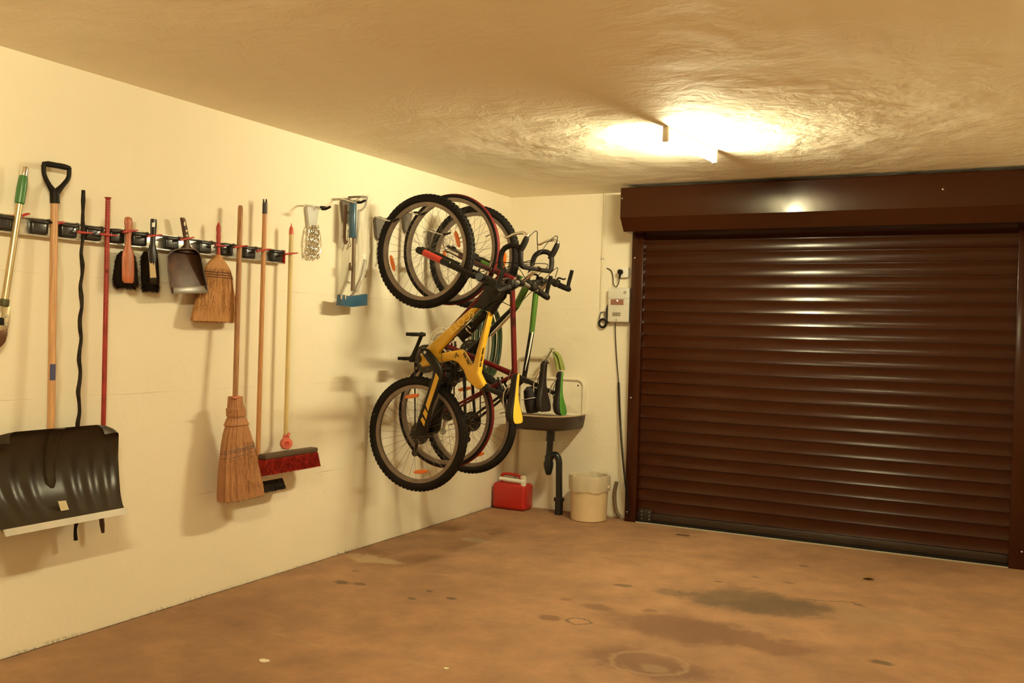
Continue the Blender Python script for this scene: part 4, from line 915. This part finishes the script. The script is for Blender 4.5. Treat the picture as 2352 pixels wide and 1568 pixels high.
stc = P(1232, 618); sm_ = MB(); sm_.tube([ht, ht+ax2*0.035], 0.013, 12); sm_.tube([ht+ax2*0.03, stc], [0.015, 0.014], 12); sm_.lathe([(0.020, -0.022), (0.020, 0.022)], stc, (0, 1, 0), 16); sm_.build('stem', CHROME, R2)
TAPE = mat('black_bar_tape', (0.011, 0.008, 0.006), 0.65, spec=0.18, bump=0.4, bscale=120)
hbm = MB(); c = stc
for s in (-1, 1):
    y = s*0.205
    hbm.tube([c, c+V((0, s*0.12, 0)), c+V((0.0, s*0.185, 0.006)), c+V((0.0, y, 0.035)), c+V((-0.002, y, 0.085)), c+V((-0.020, y, 0.112)), c+V((-0.065, y, 0.120)), c+V((-0.110, y, 0.098)), c+V((-0.128, y, 0.050)), c+V((-0.125, y, -0.005))], [0.0125, 0.0135, 0.0155, 0.0155, 0.0155, 0.0155, 0.0155, 0.0155, 0.0155, 0.0155], 14, sm=5)
hbo = hbm.build('handlebar', TAPE, R2)
for s in (-1, 1):
    y = s*0.205; o = c+V((0.0, y, 0.085))
    h_ = MB(); h_.tube([o+V((-0.012, 0, -0.01)), o+V((0.012, 0, 0.03)), o+V((0.030, 0, 0.065)), o+V((0.036, 0, 0.085))], [0.016, 0.018, 0.017, 0.013], 12, sm=4); h_.build('brake_hood', TAPE, hbo)
    l_ = MB(); l_.tube([o+V((0.034, 0, 0.082)), o+V((0.012, 0, 0.104)), o+V((-0.045, s*0.006, 0.098)), o+V((-0.085, s*0.010, 0.080)), o+V((-0.105, s*0.012, 0.085))], [0.012, 0.010, 0.007, 0.006, 0.005], 10, sm=5); l_.ell(o+V((0.036, 0, 0.086)), (0.014, 0.013, 0.016)); l_.build('brake_lever', CHROME, hbo)
    MB().tube([o+V((0.03, -s*0.01, 0.07)), o+V((0.06, -s*0.06, 0.12)), o+V((0.04, -s*0.12, 0.09)), c+V((-0.03, -s*0.02, 0.05)), crw+V((0, 0, 0.05))], 0.0025, 7, sm=6).build('brake_cable', BLACK, hbo)
vbrake(R2, crw+V((-0.02, 0, -0.0)), ax2, 0.024, CHROME); vbrake(R2, lerp(sc, rh, 0.18), rh-sc, 0.024, BLACK)
chainring(R2, bb, 0.046, [0.100, 0.078], CHROME); cassette(R2, rh, 7, 0.026, 0.05); chain_loop(R2, bb, rh, 0.090, 0.036, 0.040); derailleur(R2, rh, STEEL)
ea = un(953, 820, 1, yb-0.07); crank(R2, bb, bb+(V((ea.x, bb.y, ea.z))-bb).normalized()*0.17, -0.066, STEEL, -1)
crank(R2, bb, bb-(V((ea.x, bb.y, ea.z))-bb).normalized()*0.17, 0.066, STEEL, 1)
sp_ = MB(); d = (sc-bb).normalized(); sp_.tube([sc, P(1232, 884)], 0.0135, 12); sp_.build('seatpost', BLKP, R2)
saddle(R2, P(1257, 828), P(1257, 945), 0.050, 0.150, mat('black_leather', (0.013, 0.009, 0.007), 0.42, spec=0.3))
bg = MB(); a, b = P(1217, 890), P(1226, 945); bg.tube([lerp(a, b, -0.05), lerp(a, b, 0.1), lerp(a, b, 0.6), lerp(a, b, 1.0), lerp(a, b, 1.06)], [0.022, 0.048, 0.056, 0.052, 0.024], 16, asp=0.8)
bgo = bg.build('saddle_bag', mat('black_nylon', (0.012, 0.008, 0.008), 0.7, spec=0.2, bump=0.3, bscale=90), R2); MB().torus(lerp(a, b, 0.45), b-a, 0.0555, 0.0022, 30, 6, 1.0).build('bag_strap', GREYPL, bgo)

# ---- green mountain bicycle
yb = -1.20
fh, rh = P(1088, 590), P(1080, 968)
G = thing('bicycle', rh-V((0, 0, 0.328)), 'green and black mountain bicycle hanging nearest the corner sink', 'bicycle', 'bicycles hanging on the left wall')
wheel(G, fh, 0.326, 0.023, [(1020, 588), (1158, 598)], True, 0.018); wheel(G, rh, 0.328, 0.023, [(1067, 893), (1097, 1044)], True, 0.018)
crw, ht, bb, sc = P(1190, 639), P(1237, 660), P(1073, 812), P(1203, 872)
fm = MB(); m1 = lerp(crw, ht, 0.45); fm.tube([lerp(crw, ht, 0.1), ht], 0.021, 16); fm.tube([lerp(crw, ht, 0.5), P(1185, 704)], [0.024, 0.021], 16); fm.tube([lerp(crw, ht, 0.9), P(1221, 765)], [0.019, 0.017], 16)
fr = fm.build('frame', GRN, G)
fb = MB(); fb.tube([P(1186, 703), bb], [0.0208, 0.021], 16); fb.tube([P(1221, 763), sc], [0.0168, 0.0155], 16); fb.tube([bb, sc+(sc-bb).normalized()*0.03], 0.0165, 16)
for s in (-1, 1):
    fb.tube([sc+V((0, s*0.016, 0)), lerp(sc, rh, 0.4)+V((0, s*0.045, 0)), rh+V((0, s*0.064, 0))], [0.0095, 0.009, 0.008], 10); fb.tube([bb+V((0, s*0.026, 0)), lerp(bb, rh, 0.4)+V((0, s*0.048, 0)), rh+V((0, s*0.064, 0))], [0.012, 0.011, 0.009], 10)
fb.lathe([(0.022, -0.036), (0.022, 0.036)], bb, (0, 1, 0), 18); fb.build('frame_tubes', BLKP, fr)
ws = MB(); a, b = P(1221, 762), P(1207, 850)
ws.tube([a+V((0.012, -0.010, 0)), lerp(a, b, 0.6)+V((0.010, -0.013, 0)), b+V((0.004, -0.015, 0))], [0.006, 0.005, 0.0015], 8); ws.build('white_stripe', WHITE, fr)
pu = MB(); a, b = P(1176, 719, -0.032), P(1128, 770, -0.032); pu.tube([a, b], 0.0105, 12); puo = pu.build('frame_pump', CHROME, G); MB().tube([a+(a-b).normalized()*0.03, a], 0.012, 12).build('pump_grip', BLACK, puo)
fk = MB(); ax3 = (ht-crw).normalized(); fk.tube([crw+V((0, -0.06, 0)), crw, crw+V((0, 0.06, 0))], [0.017, 0.022, 0.017], 12); fk.tube([crw, lerp(crw, ht, 0.15)], 0.018, 12)
for s in (-1, 1):
    a = fh+V((0, s*0.056, 0)); b = crw+V((0, s*0.056, 0)); fk.tube([a, lerp(a, b, 0.08), lerp(a, b, 1.0)], [0.011, 0.0155, 0.0150], 12)
fo = fk.build('fork', BLKP, G); a = fh+V((0, -0.056, 0)); b = crw+V((0, -0.056, 0)); MB().tube([lerp(a, b, 0.28), lerp(a, b, 0.62)], 0.0162, 12).build('fork_decal', GRN, fo)
vbrake(G, crw-ax3*0.05, ax3, 0.036); vbrake(G, lerp(sc, rh, 0.22), rh-sc, 0.036)
hb = P(1256, 646); sm_ = MB(); sm_.tube([ht, ht+ax3*0.03], 0.018, 12); sm_.tube([ht+ax3*0.02, hb], [0.018, 0.016], 12); sm_.lathe([(0.019, -0.022), (0.019, 0.022)], hb, (0, 1, 0), 16); sm_.build('stem', STEEL, G)
flat_bar(G, hb, 0.285, 0.012, 0.03, BLKP, True)
chainring(G, bb, 0.050, [0.090, 0.070, 0.052], DARKMET); cassette(G, rh, 8); chain_loop(G, bb, rh, 0.072, 0.05, 0.043); derailleur(G, rh)
ed = V((0.12, 0, -0.12)); crank(G, bb, bb+ed, -0.078, BLACK, -1); crank(G, bb, bb-ed, 0.078, BLACK, 1)
MB().tube([sc, P(1272, 902)], 0.0135, 12).build('seatpost', BLKP, G)
saddle(G, P(1293, 853), P(1296, 953), 0.055, 0.125, mat('black_saddle_vinyl', (0.012, 0.008, 0.006), 0.4, spec=0.25), mat('green_saddle_vinyl', (0.055, 0.17, 0.02), 0.4))
cables(G, [[hb+V((0, -0.12, 0.03)), hb+V((0.03, -0.06, 0.10)), crw+V((0.02, 0, 0.08)), crw-ax3*0.05], [hb+V((0, 0.12, 0.03)), hb+V((0.03, 0.08, 0.09)), ht+V((0.02, 0.03, 0.05)), P(1200, 690, 0.03)]])

# ------------------------------------------------------------------ coiled garden hose in the corner
c = LW(1112, 784, 0.05); rnd = random.Random(5); pts = []
for i in range(5*16+5):
    a = 2*PI*i/16+1.2; lp = i/16; w = 0.150+0.018*math.sin(lp*2.3); h_ = 0.26+0.02*math.cos(lp*1.7)
    pts.append(V((0.030+0.018*lp*0.9, c.y+w*math.cos(a)+0.02*math.sin(lp*3), c.z+0.01+h_*math.sin(a)*(1.0 if math.sin(a) < 0 else 0.92))))
tag(MB().tube(pts, 0.0095, 10, sm=4).build('garden_hose', mat('dark_green_hose', (0.030, 0.055, 0.018), 0.4)), 'coiled dark green garden hose on the wall behind the bicycles', 'hose')
t = thing('hose_hook', (0, c.y, c.z+0.20), 'small dark metal wall hook carrying the coiled green hose', 'wall hook')
MB().tube([V((0.0, c.y, c.z+0.244)), V((0.11, c.y, c.z+0.244)), V((0.12, c.y, c.z+0.268))], 0.006, 10).build('hook_arm', DARKMET, t)
MB().box((0.003, c.y, c.z+0.235), (0.005, 0.04, 0.07), bev=0.002).build('wall_plate', DARKMET, t)

# ------------------------------------------------------------------ sink corner on the back wall
ENAM = mat('white_enamel', (0.80, 0.72, 0.56), 0.25, coat=0.3); UND = mat('dark_sink_underside', (0.035, 0.020, 0.012), 0.45)
zr = 0.728; xs0, xs1 = 0.135, 0.668; dep = 0.40
t = thing('wall_sink', (0.40, 0, 0.60), 'old enamelled wall sink with white splashback and dark underside, in the corner', 'sink')
def rrect(x0, x1, z0_, z1, r, y, n=6):
    out = []
    for cx, cz, a0 in ((x1-r, z1-r, 0), (x0+r, z1-r, 90), (x0+r*0.3, z0_+r*0.3, 180), (x1-r*0.3, z0_+r*0.3, 270)):
        rr = r if a0 < 180 else r*0.3
        for k in range(n+1): a = math.radians(a0+90*k/n); out.append(V((cx+rr*math.cos(a), y, cz+rr*math.sin(a))))
    return out
zt = BW(1340, 868, 0).z
sp = MB().prism(rrect(xs0, xs1, zr-0.02, zt, 0.06, -0.008), (0, 0.014, 0), 0.003).build('splashback', ENAM, t)
inn = rrect(xs0+0.012, xs1-0.012, zr-0.01, zt-0.012, 0.05, -0.018); MB().tube(inn, 0.013, 10, closed=True).build('raised_rim', ENAM, sp)
MB().lathe([(0.006, 0), (0.006, 0.003)], BW(1328, 885, -0.016), (0, -1, 0), 12).build('mounting_screw', DARKMET, sp)
def bowl(scale, z, n=40):
    out = []
    cx = (xs0+xs1)/2; hw_ = (xs1-xs0)/2
    for k in range(n+1):
        a = PI*k/n; x = cx-hw_*scale*math.copysign(abs(math.cos(a))**0.62, math.cos(a)); y = -0.004-(dep*scale)*abs(math.sin(a))**0.62; out.append(V((x, y, z)))
    return out
zb_ = 0.622
mb = MB(); lv = [bowl(1.0, zr), bowl(0.995, zr-0.02), bowl(0.975, zr-0.05), bowl(0.955, zb_+0.025), bowl(0.93, zb_+0.008), bowl(0.86, zb_)]
n = len(lv[0]); vs = [p for r in lv for p in r]; fs = [[i*n+k, i*n+k+1, (i+1)*n+k+1, (i+1)*n+k] for i in range(len(lv)-1) for k in range(n-1)] + [[(len(lv)-1)*n+k for k in range(n)]]
mb.add(vs, fs); mb.build('basin_shell', UND, t, ang=60)
mb = MB(); lv = [bowl(1.0, zr), bowl(0.94, zr-0.004), bowl(0.91, zr-0.05), bowl(0.86, zb_+0.03), bowl(0.74, zb_+0.012)]
vs = [p for r in lv for p in r]; fs = [[i*n+k, (i+1)*n+k, (i+1)*n+k+1, i*n+k+1] for i in range(len(lv)-1) for k in range(n-1)] + [[(len(lv)-1)*n+k for k in range(n)]]
mb.add(vs, fs); mb.build('basin', mat('dark_basin', (0.16, 0.10, 0.06), 0.4, var=0.3, vscale=9), t, ang=60)  # bowl interior in a dark, mottled brown
MB().tube(bowl(1.0, zr), 0.0055, 10).build('basin_rim', mat('worn_enamel_rim', (0.42, 0.30, 0.20), 0.35), t)
MB().box((xs1-0.012, -0.05, zr-0.02), (0.03, 0.09, 0.04), bev=0.01).build('wall_bracket', UND, t)
# drain
PB = mat('black_drain_plastic', (0.010, 0.010, 0.011), 0.33)
t = thing('drain_pipe', BW(1283, 1178, -0.12), 'black plastic drain pipe and trap beneath the wall sink', 'pipe')
dy_ = -0.15; D = lambda a, b: un(a, b, 1, dy_); kd = pm(D(1270, 1080))
top = D(1266, 985); top.z = zb_-0.001
mb = MB(); mb.tube([top, D(1264, 1010)], 9.5*kd, 18); mb.tube([D(1264, 1008), D(1264, 1012)], 10.5*kd, 18); mb.tube([D(1264, 1010), D(1261, 1048)], 7.5*kd, 18)
mb.tube([D(1261, 1060), D(1266, 1048), D(1274, 1044), D(1281, 1049), D(1284, 1062), D(1284, 1080), D(1284, 1150)], 7.6*kd, 18, sm=4)
mb.build('waste_pipe', PB, t)
mb = MB(); mb.tube([D(1261, 1046), D(1260, 1062)], 9.5*kd, 18); mb.tube([D(1260, 1060), D(1260, 1070), D(1260, 1086), D(1260, 1090)], [11.5*kd, 11.5*kd, 7.5*kd, 5*kd], 18); mb.build('trap_cup', PB, t)
b0 = D(1283, 1178); b0.z = 0.001
mb = MB(); mb.tube([D(1284, 1142), D(1284, 1150)], 12*kd, 18); mb.tube([D(1284, 1148), b0], [9.5*kd, 9.0*kd], 18); mb.build('floor_collar', PB, t)
# water pipe
PIPE = mat('painted_pipe', (0.56, 0.46, 0.32), 0.5)
zp = BW(1224, 822, -0.02).z; xp = BW(1186, 1000, -0.022).x
t = thing('water_pipe', (xp, -0.02, 0), 'thin painted water pipe rising in the corner to the tap', 'pipe')
MB().tube([V((xp, -0.022, 0.001)), V((xp, -0.022, zp-0.05)), V((xp+0.012, -0.022, zp-0.012)), V((xp+0.05, -0.022, zp)), V((0.33, -0.022, zp))], 0.0115, 12).build('pipe_run', PIPE, t)
mb = MB(); mb.box((xp+0.0, -0.006, 0.9), (0.03, 0.011, 0.02)); mb.build('pipe_clip', PIPE, t)
tp = thing('tap', (0.36, 0, 1.02), 'chromed water tap with cross handle above the corner sink', 'tap')
a = V((0.345, -0.022, zp-0.005)); kn = BW(1268, 801, -0.09)
mb = MB(); mb.lathe([(0.022, 0), (0.020, 0.006), (0.013, 0.010), (0.013, 0.02)], V((0.35, -0.001, zp-0.02)), (0, -1, 0), 18); mb.tube([V((0.35, -0.01, zp-0.02)), V((0.352, -0.06, zp-0.022)), V((0.352, -0.11, zp-0.035)), V((0.35, -0.13, zp-0.085))], [0.013, 0.015, 0.012, 0.011], 14, sm=4)
mb.tube([V((0.33, -0.022, zp)), V((0.352, -0.03, zp-0.015))], 0.013, 12); mb.tube([V((0.352, -0.06, zp-0.02)), kn], [0.013, 0.0075], 12); mb.build('tap_body', CHROME, tp)
mb = MB(); mb.tube([kn+V((-0.022, 0, 0.002)), kn+V((0.022, 0, 0.002))], [0.0055, 0.0055], 10); mb.tube([kn+V((0, -0.020, 0.002)), kn+V((0, 0.020, 0.002))], 0.005, 10); mb.ell(kn+V((0, 0, 0.004)), (0.010, 0.010, 0.006)); mb.build('tap_handle', CHROME, tp)
# pale green cloth over the tap
C_ = lambda a, b, y=-0.075: un(a, b, 1, y); g = []
for i in range(13):
    f = i/12; l = lerp(C_(1269, 809), C_(1277, 850), f); cq = [C_(1273, 806), C_(1284, 813), C_(1291, 828), C_(1297, 849)]; rq, _ = spline(cq, [0]*4, 4, False); r = rq[i]
    g.append([lerp(l, r, j/10)+V((0, 0.012*math.sin(j*1.3+f*2), 0.004*math.sin(j*2))) for j in range(11)])
tag(MB().sheet(g, (0, -0.003, 0)).build('cleaning_cloth', mat('pale_green_cloth', (0.30, 0.34, 0.085), 0.8, bump=0.3, bscale=200)), 'pale green cloth draped from the tap over the sink', 'cloth')

# --- jerry can
x0, x1 = 0.018, 0.292; ya_, yb2 = -0.215, -0.06
CAN = mat('red_jerrycan_plastic', (0.46, 0.016, 0.010), 0.36, coat=0.15, bump=0.08, bscale=30)
t = thing('jerrycan', ((x0+x1)/2, (ya_+yb2)/2, 0), 'red plastic jerrycan with a white spout, standing in the corner', 'jerrycan')
MB().box(((x0+x1)/2, (ya_+yb2)/2, 0.098), (x1-x0, yb2-ya_, 0.194), bev=0.028, seg=4).build('can_body', CAN, t)
mb = MB(); hz = 0.192; mb.tube([V((x0+0.040, -0.14, hz-0.015)), V((x0+0.043, -0.14, hz+0.040)), V((x0+0.060, -0.14, hz+0.062)), V((x1-0.110, -0.14, hz+0.062)), V((x1-0.075, -0.14, hz+0.045)), V((x1-0.055, -0.14, hz-0.01))], 0.011, 12, sm=4); mb.build('can_handle', CAN, t)
sA, sB = un(1148, 1098, 1, -0.185), un(1205, 1107, 1, -0.185)
mb = MB(); mb.lathe([(0.010, 0), (0.0145, 0.004), (0.0155, (sB-sA).length-0.02), (0.020, (sB-sA).length-0.018), (0.020, (sB-sA).length+0.004), (0.016, (sB-sA).length+0.008)], sA, sB-sA, 18); mb.tube([sB+V((-0.01, 0, -0.03)), sB+V((-0.01, 0, 0.0))], 0.020, 16); mb.build('spout', WHITE, t)
mb = MB(); q = un(1203, 1098, 1, -0.17); mb.lathe([(0.019, -0.018), (0.021, -0.012), (0.021, 0.012), (0.016, 0.016)], q, (0.2, 0, 1), 18)
for k in range(10): mb.box(q+V((0.021*math.cos(k*PI/5), 0.021*math.sin(k*PI/5), 0)), (0.004, 0.004, 0.02))
mb.build('screw_cap', CREAM, t)

# --- bucket with liner
bc = V((0.795, -0.192, 0)); rb, rt_ = 0.127, 0.140; hb_ = 0.318
BUK = mat('cream_bucket_plastic', (0.66, 0.50, 0.30), 0.42)
t = thing('waste_bucket', bc, 'cream plastic bucket lined with a thin bag, beside the drain pipe', 'bucket')
MB().lathe([(rb-0.005, 0.001), (rb, 0.006), (rt_-0.002, hb_-0.03), (rt_+0.004, hb_-0.028), (rt_+0.004, hb_-0.004), (rt_, hb_), (rt_-0.006, hb_-0.004), (rb-0.008, 0.010), (0.001, 0.008)], bc, (0, 0, 1), 48).build('bucket_body', BUK, t)
mb = MB(); mb.torus(bc+V((0, 0, hb_-0.055)), (0, 0, 1), rt_+0.001, 0.004, 48, 8); mb.build('reinforcing_ring', BUK, t)
rnd = random.Random(2); N_ = 64; ph = [rnd.uniform(0, 6.28) for _ in range(4)]
def wob(k, amp): return amp*(math.sin(k*0.6+ph[0])+0.7*math.sin(k*1.37+ph[1])+0.5*math.sin(k*2.3+ph[2]))
def ring_(r, z, amp, za): return [bc+V(((r+wob(k, amp))*math.cos(2*PI*k/N_), (r+wob(k, amp))*math.sin(2*PI*k/N_), z+wob(k+5, za))) for k in range(N_)]
LIN = mat('thin_bag_film', (0.74, 0.64, 0.46), 0.30, alpha=0.72, bump=0.6, bscale=50)
rs = [ring_(rt_+0.005, hb_-0.105, 0.0020, 0.004), ring_(rt_+0.007, hb_-0.07, 0.002, 0.004), ring_(rt_+0.009, hb_-0.03, 0.0015, 0), ring_(rt_+0.006, hb_+0.004, 0.001, 0.002), ring_(rt_-0.010, hb_+0.003, 0.001, 0.002), ring_(rt_-0.018, hb_-0.05, 0.004, 0), ring_(rb-0.02, 0.12, 0.006, 0), ring_(rb*0.6, 0.035, 0.008, 0)]
MB().loft(rs, cap=False).add([p for p in rs[-1]], [list(range(N_))]).build('bin_liner', LIN, t, ang=70)
mb = MB()
for s in (-1, 1): mb.ell(bc+V((s*(rt_+0.008), 0, hb_-0.075)), (0.008, 0.014, 0.014))
mb.build('handle_lug', BUK, t)

# --- leaning hose offcut
hp2 = [un(1416, 1106, 1, -0.018), un(1412, 1128, 1, -0.022), un(1412, 1152, 1, -0.026), un(1416, 1175, 1, -0.03), un(1424, 1189, 1, -0.03)]
hp2[-1].z = max(hp2[-1].z, 0.014)
tag(MB().tube(hp2, 0.0135, 14, sm=5).build('hose_offcut', mat('brown_rubber_hose', (0.17, 0.105, 0.055), 0.55)), 'short brown hose offcut leaning on the wall beside the roller shutter', 'hose')

# ------------------------------------------------------------------ shutter control, socket and cables
a, b = BW(1397, 661, -0.06), BW(1444, 740, -0.06)
t = thing('control_box', ((a.x+b.x)/2, 0, b.z), 'pale grey shutter control box with a lit red window', 'control box')
BOXM = mat('pale_grey_box', (0.66, 0.62, 0.52), 0.4); w_, h_ = b.x-a.x, a.z-b.z; cx, cz = (a.x+b.x)/2, (a.z+b.z)/2
MB().box((cx, -0.031, cz), (w_, 0.060, h_), bev=0.008, seg=3).build('housing', BOXM, t)
MB().box((cx, -0.063, cz+h_*0.335), (w_*0.96, 0.006, h_*0.30), bev=0.003).build('top_cover', mat('white_grey_cover', (0.72, 0.69, 0.60), 0.35), t)
MB().box((cx-w_*0.06, -0.0625, cz+h_*0.085), (w_*0.60, 0.004, h_*0.16), bev=0.001).build('display_window', mat('red_window', (0.30, 0.14, 0.09), 0.25), t)
MB().ell((cx-w_*0.04, -0.0655, cz+h_*0.125), (0.005, 0.003, 0.005)).build('signal_light', emit('signal_glow', (1.0, 0.35, 0.25), 6.0), t)
mb = MB()
for i in range(5): mb.box((cx-w_*0.08, -0.0615, cz-h_*0.29-0.006+i*0.0055), (w_*0.38, 0.003, 0.0028))
mb.build('vent_slots', mat('dark_slot', (0.16, 0.11, 0.06), 0.5), t)
MB().lathe([(0.004, 0), (0.004, 0.003)], V((cx-w_*0.08, -0.0605, cz-h_*0.44)), (0, -1, 0), 12).build('case_screw', DARKMET, t)
MB().box((cx+w_*0.30, -0.0665, cz+h_*0.37), (w_*0.13, 0.002, h_*0.09)).build('emblem', mat('grey_emblem', (0.40, 0.34, 0.26), 0.5), t)
lp = thing('release_loop', BW(1384, 752, -0.03), 'black release ring clipped to the left edge of the control box', 'cable ring')
k = pm(BW(1384, 740)); c = BW(1384, 742, -0.03)
MB().torus(c, (0.1, 1, 0), 9.0*k, 2.6*k, 32, 10).build('ring', BLACK, lp)
mb = MB(); mb.tube([BW(1376, 733, -0.03), BW(1380, 717, -0.02), BW(1389, 716, -0.02), BW(1391, 733, -0.03)], 1.6*k, 8); mb.build('bail', DARKMET, lp)
mb = MB(); mb.tube([BW(1397, 699, -0.035), BW(1395, 712, -0.04), BW(1396.5, 742, -0.04)], [1.6*k, 3.0*k, 2.6*k], 10, sm=4); mb.build('strap', BLACK, lp)
a, b = BW(1421, 613, -0.04), BW(1442, 637, -0.04)
t = thing('wall_socket', ((a.x+b.x)/2, 0, b.z), 'white surface-mounted power socket above the control box', 'socket'); cx, cz = (a.x+b.x)/2, (a.z+b.z)/2
MB().box((cx, -0.0205, cz), (b.x-a.x, 0.040, a.z-b.z), bev=0.005).build('socket_box', WHITE, t)
MB().lathe([(0.024, 0.0), (0.024, 0.003), (0.020, 0.003)], V((cx-0.012, -0.0405, cz)), (0, -1, 0), 24).build('socket_face', WHITE, t)
pc = BW(1424.5, 624.5, -0.055)
t = thing('power_cord', BW(1413, 659, -0.03), 'thin black cord with round plug in the wall socket', 'cord')
mb = MB(); mb.lathe([(0.017, 0.012), (0.019, 0.008), (0.019, -0.010), (0.014, -0.016)], pc, (0, -1, 0), 22); mb.tube([pc+V((0, 0, -0.012)), BW(1422.5, 640, -0.05)], [0.010, 0.005], 12); mb.build('plug', BLACK, t)
MB().tube([BW(1422.5, 639, -0.05), BW(1421, 650, -0.04), BW(1415, 658.5, -0.03), BW(1409, 652, -0.025), BW(1408, 636, -0.02), BW(1404, 622, -0.015), BW(1394, 615.5, -0.006)], 0.0032, 8, sm=6).build('cord', BLACK, t)
t = thing('coiled_cable', BW(1447, 1185, -0.12), 'black coiled cable running down from the control box beside the shutter', 'cable')
MB().tube([BW(1413, 741, -0.04), BW(1414, 780, -0.025), BW(1417, 830, -0.02), BW(1421, 878, -0.03)], 0.0036, 8, sm=5).build('straight_lead', BLACK, t)
ctl = [BW(1421, 878, -0.03), BW(1424, 950, -0.05), BW(1429, 1030, -0.09), BW(1436, 1100, -0.125), BW(1446, 1180, -0.125)]
Pp, _ = spline(ctl, [0]*5, 60, False); turns = 120; hel = []
NN = turns*10
for i in range(NN+1):
    f = i/NN*(len(Pp)-1); j = min(int(f), len(Pp)-2); p = lerp(Pp[j], Pp[j+1], f-j); a = 2*PI*turns*i/NN
    hel.append(p+V((0.0075*math.cos(a), 0.0075*math.sin(a), 0)))
MB().tube(hel, 0.0024, 6).build('coil', BLACK, t)
t = thing('cable_conduit', BW(1379, 712, 0), 'slim painted cable conduit running down from the ceiling', 'conduit')
xc1, xc2 = BW(1388, 460, -0.008).x, BW(1379, 712, -0.008).x
MB().tube([V((xc1, -0.007, H-0.001)), V((xc2, -0.007, BW(1379, 712, -0.008).z))], 0.0062, 10).build('conduit_tube', CREAM, t)
mb = MB(); q = BW(1383, 594, -0.008); mb.box(q+V((0, 0.001, 0)), (0.022, 0.014, 0.014), bev=0.003); mb.build('conduit_clip', GREYPL, t)

# ------------------------------------------------------------------ bits on the floor
p = FL(1568, 1229); tag(MB().box((p.x, p.y, 0.002), (0.085, 0.030, 0.0035), Matrix.Rotation(0.05, 3, 'Z'), 0.001).build('floor_plate', mat('rusty_plate', (0.10, 0.045, 0.018), 0.6)), 'small rusty metal plate on the floor before the shutter', 'metal plate')
p = FL(1994, 1331); g = []
for i in range(9):
    f = i/8; w = 0.016*math.sin(PI*f)**0.8+0.0005; g.append([V((p.x-0.03+0.06*f, p.y-w+2*w*j/4+0.008*f*f, 0.003+0.010*abs(j-2)/2*math.sin(PI*f)+0.004*f)) for j in range(5)])
tag(MB().sheet(g, (0, 0, -0.0012)).build('dry_leaf', mat('dry_leaf_brown', (0.20, 0.10, 0.02), 0.7)), 'small curled dry leaf lying on the concrete floor', 'leaf')
chips = [(607, 1518, 'pale chip of paint on the bare floor near the picture bottom'), (2005 if False else 1025, 1536, 'tiny white chip on the floor right of the larger pale chip')]
for (px, py, lab), s in zip(chips, (0.018, 0.009)):
    p = FL(px, py); tag(MB().prism([p+V((s*1.4*math.cos(a), s*math.sin(a), 0.0025)) for a in (0.2, 1.1, 2.3, 3.2, 4.4, 5.3)], (0, 0, 0.004), 0.0008).build('paint_chip', CREAM), lab, 'debris')

# ------------------------------------------------------------------ render look
w = bpy.data.worlds.new('world'); w.use_nodes = True; SC.world = w
w.node_tree.nodes['Background'].inputs['Color'].default_value = (0.9, 0.75, 0.5, 1); w.node_tree.nodes['Background'].inputs['Strength'].default_value = 0.0
SC.view_settings.view_transform = 'Standard'; SC.view_settings.look = 'None'; SC.view_settings.exposure = 0.0; SC.view_settings.gamma = 1.0
SC.view_settings.use_curve_mapping = False
SC.cycles.max_bounces = 12; SC.cycles.diffuse_bounces = 6; SC.cycles.transparent_max_bounces = 12
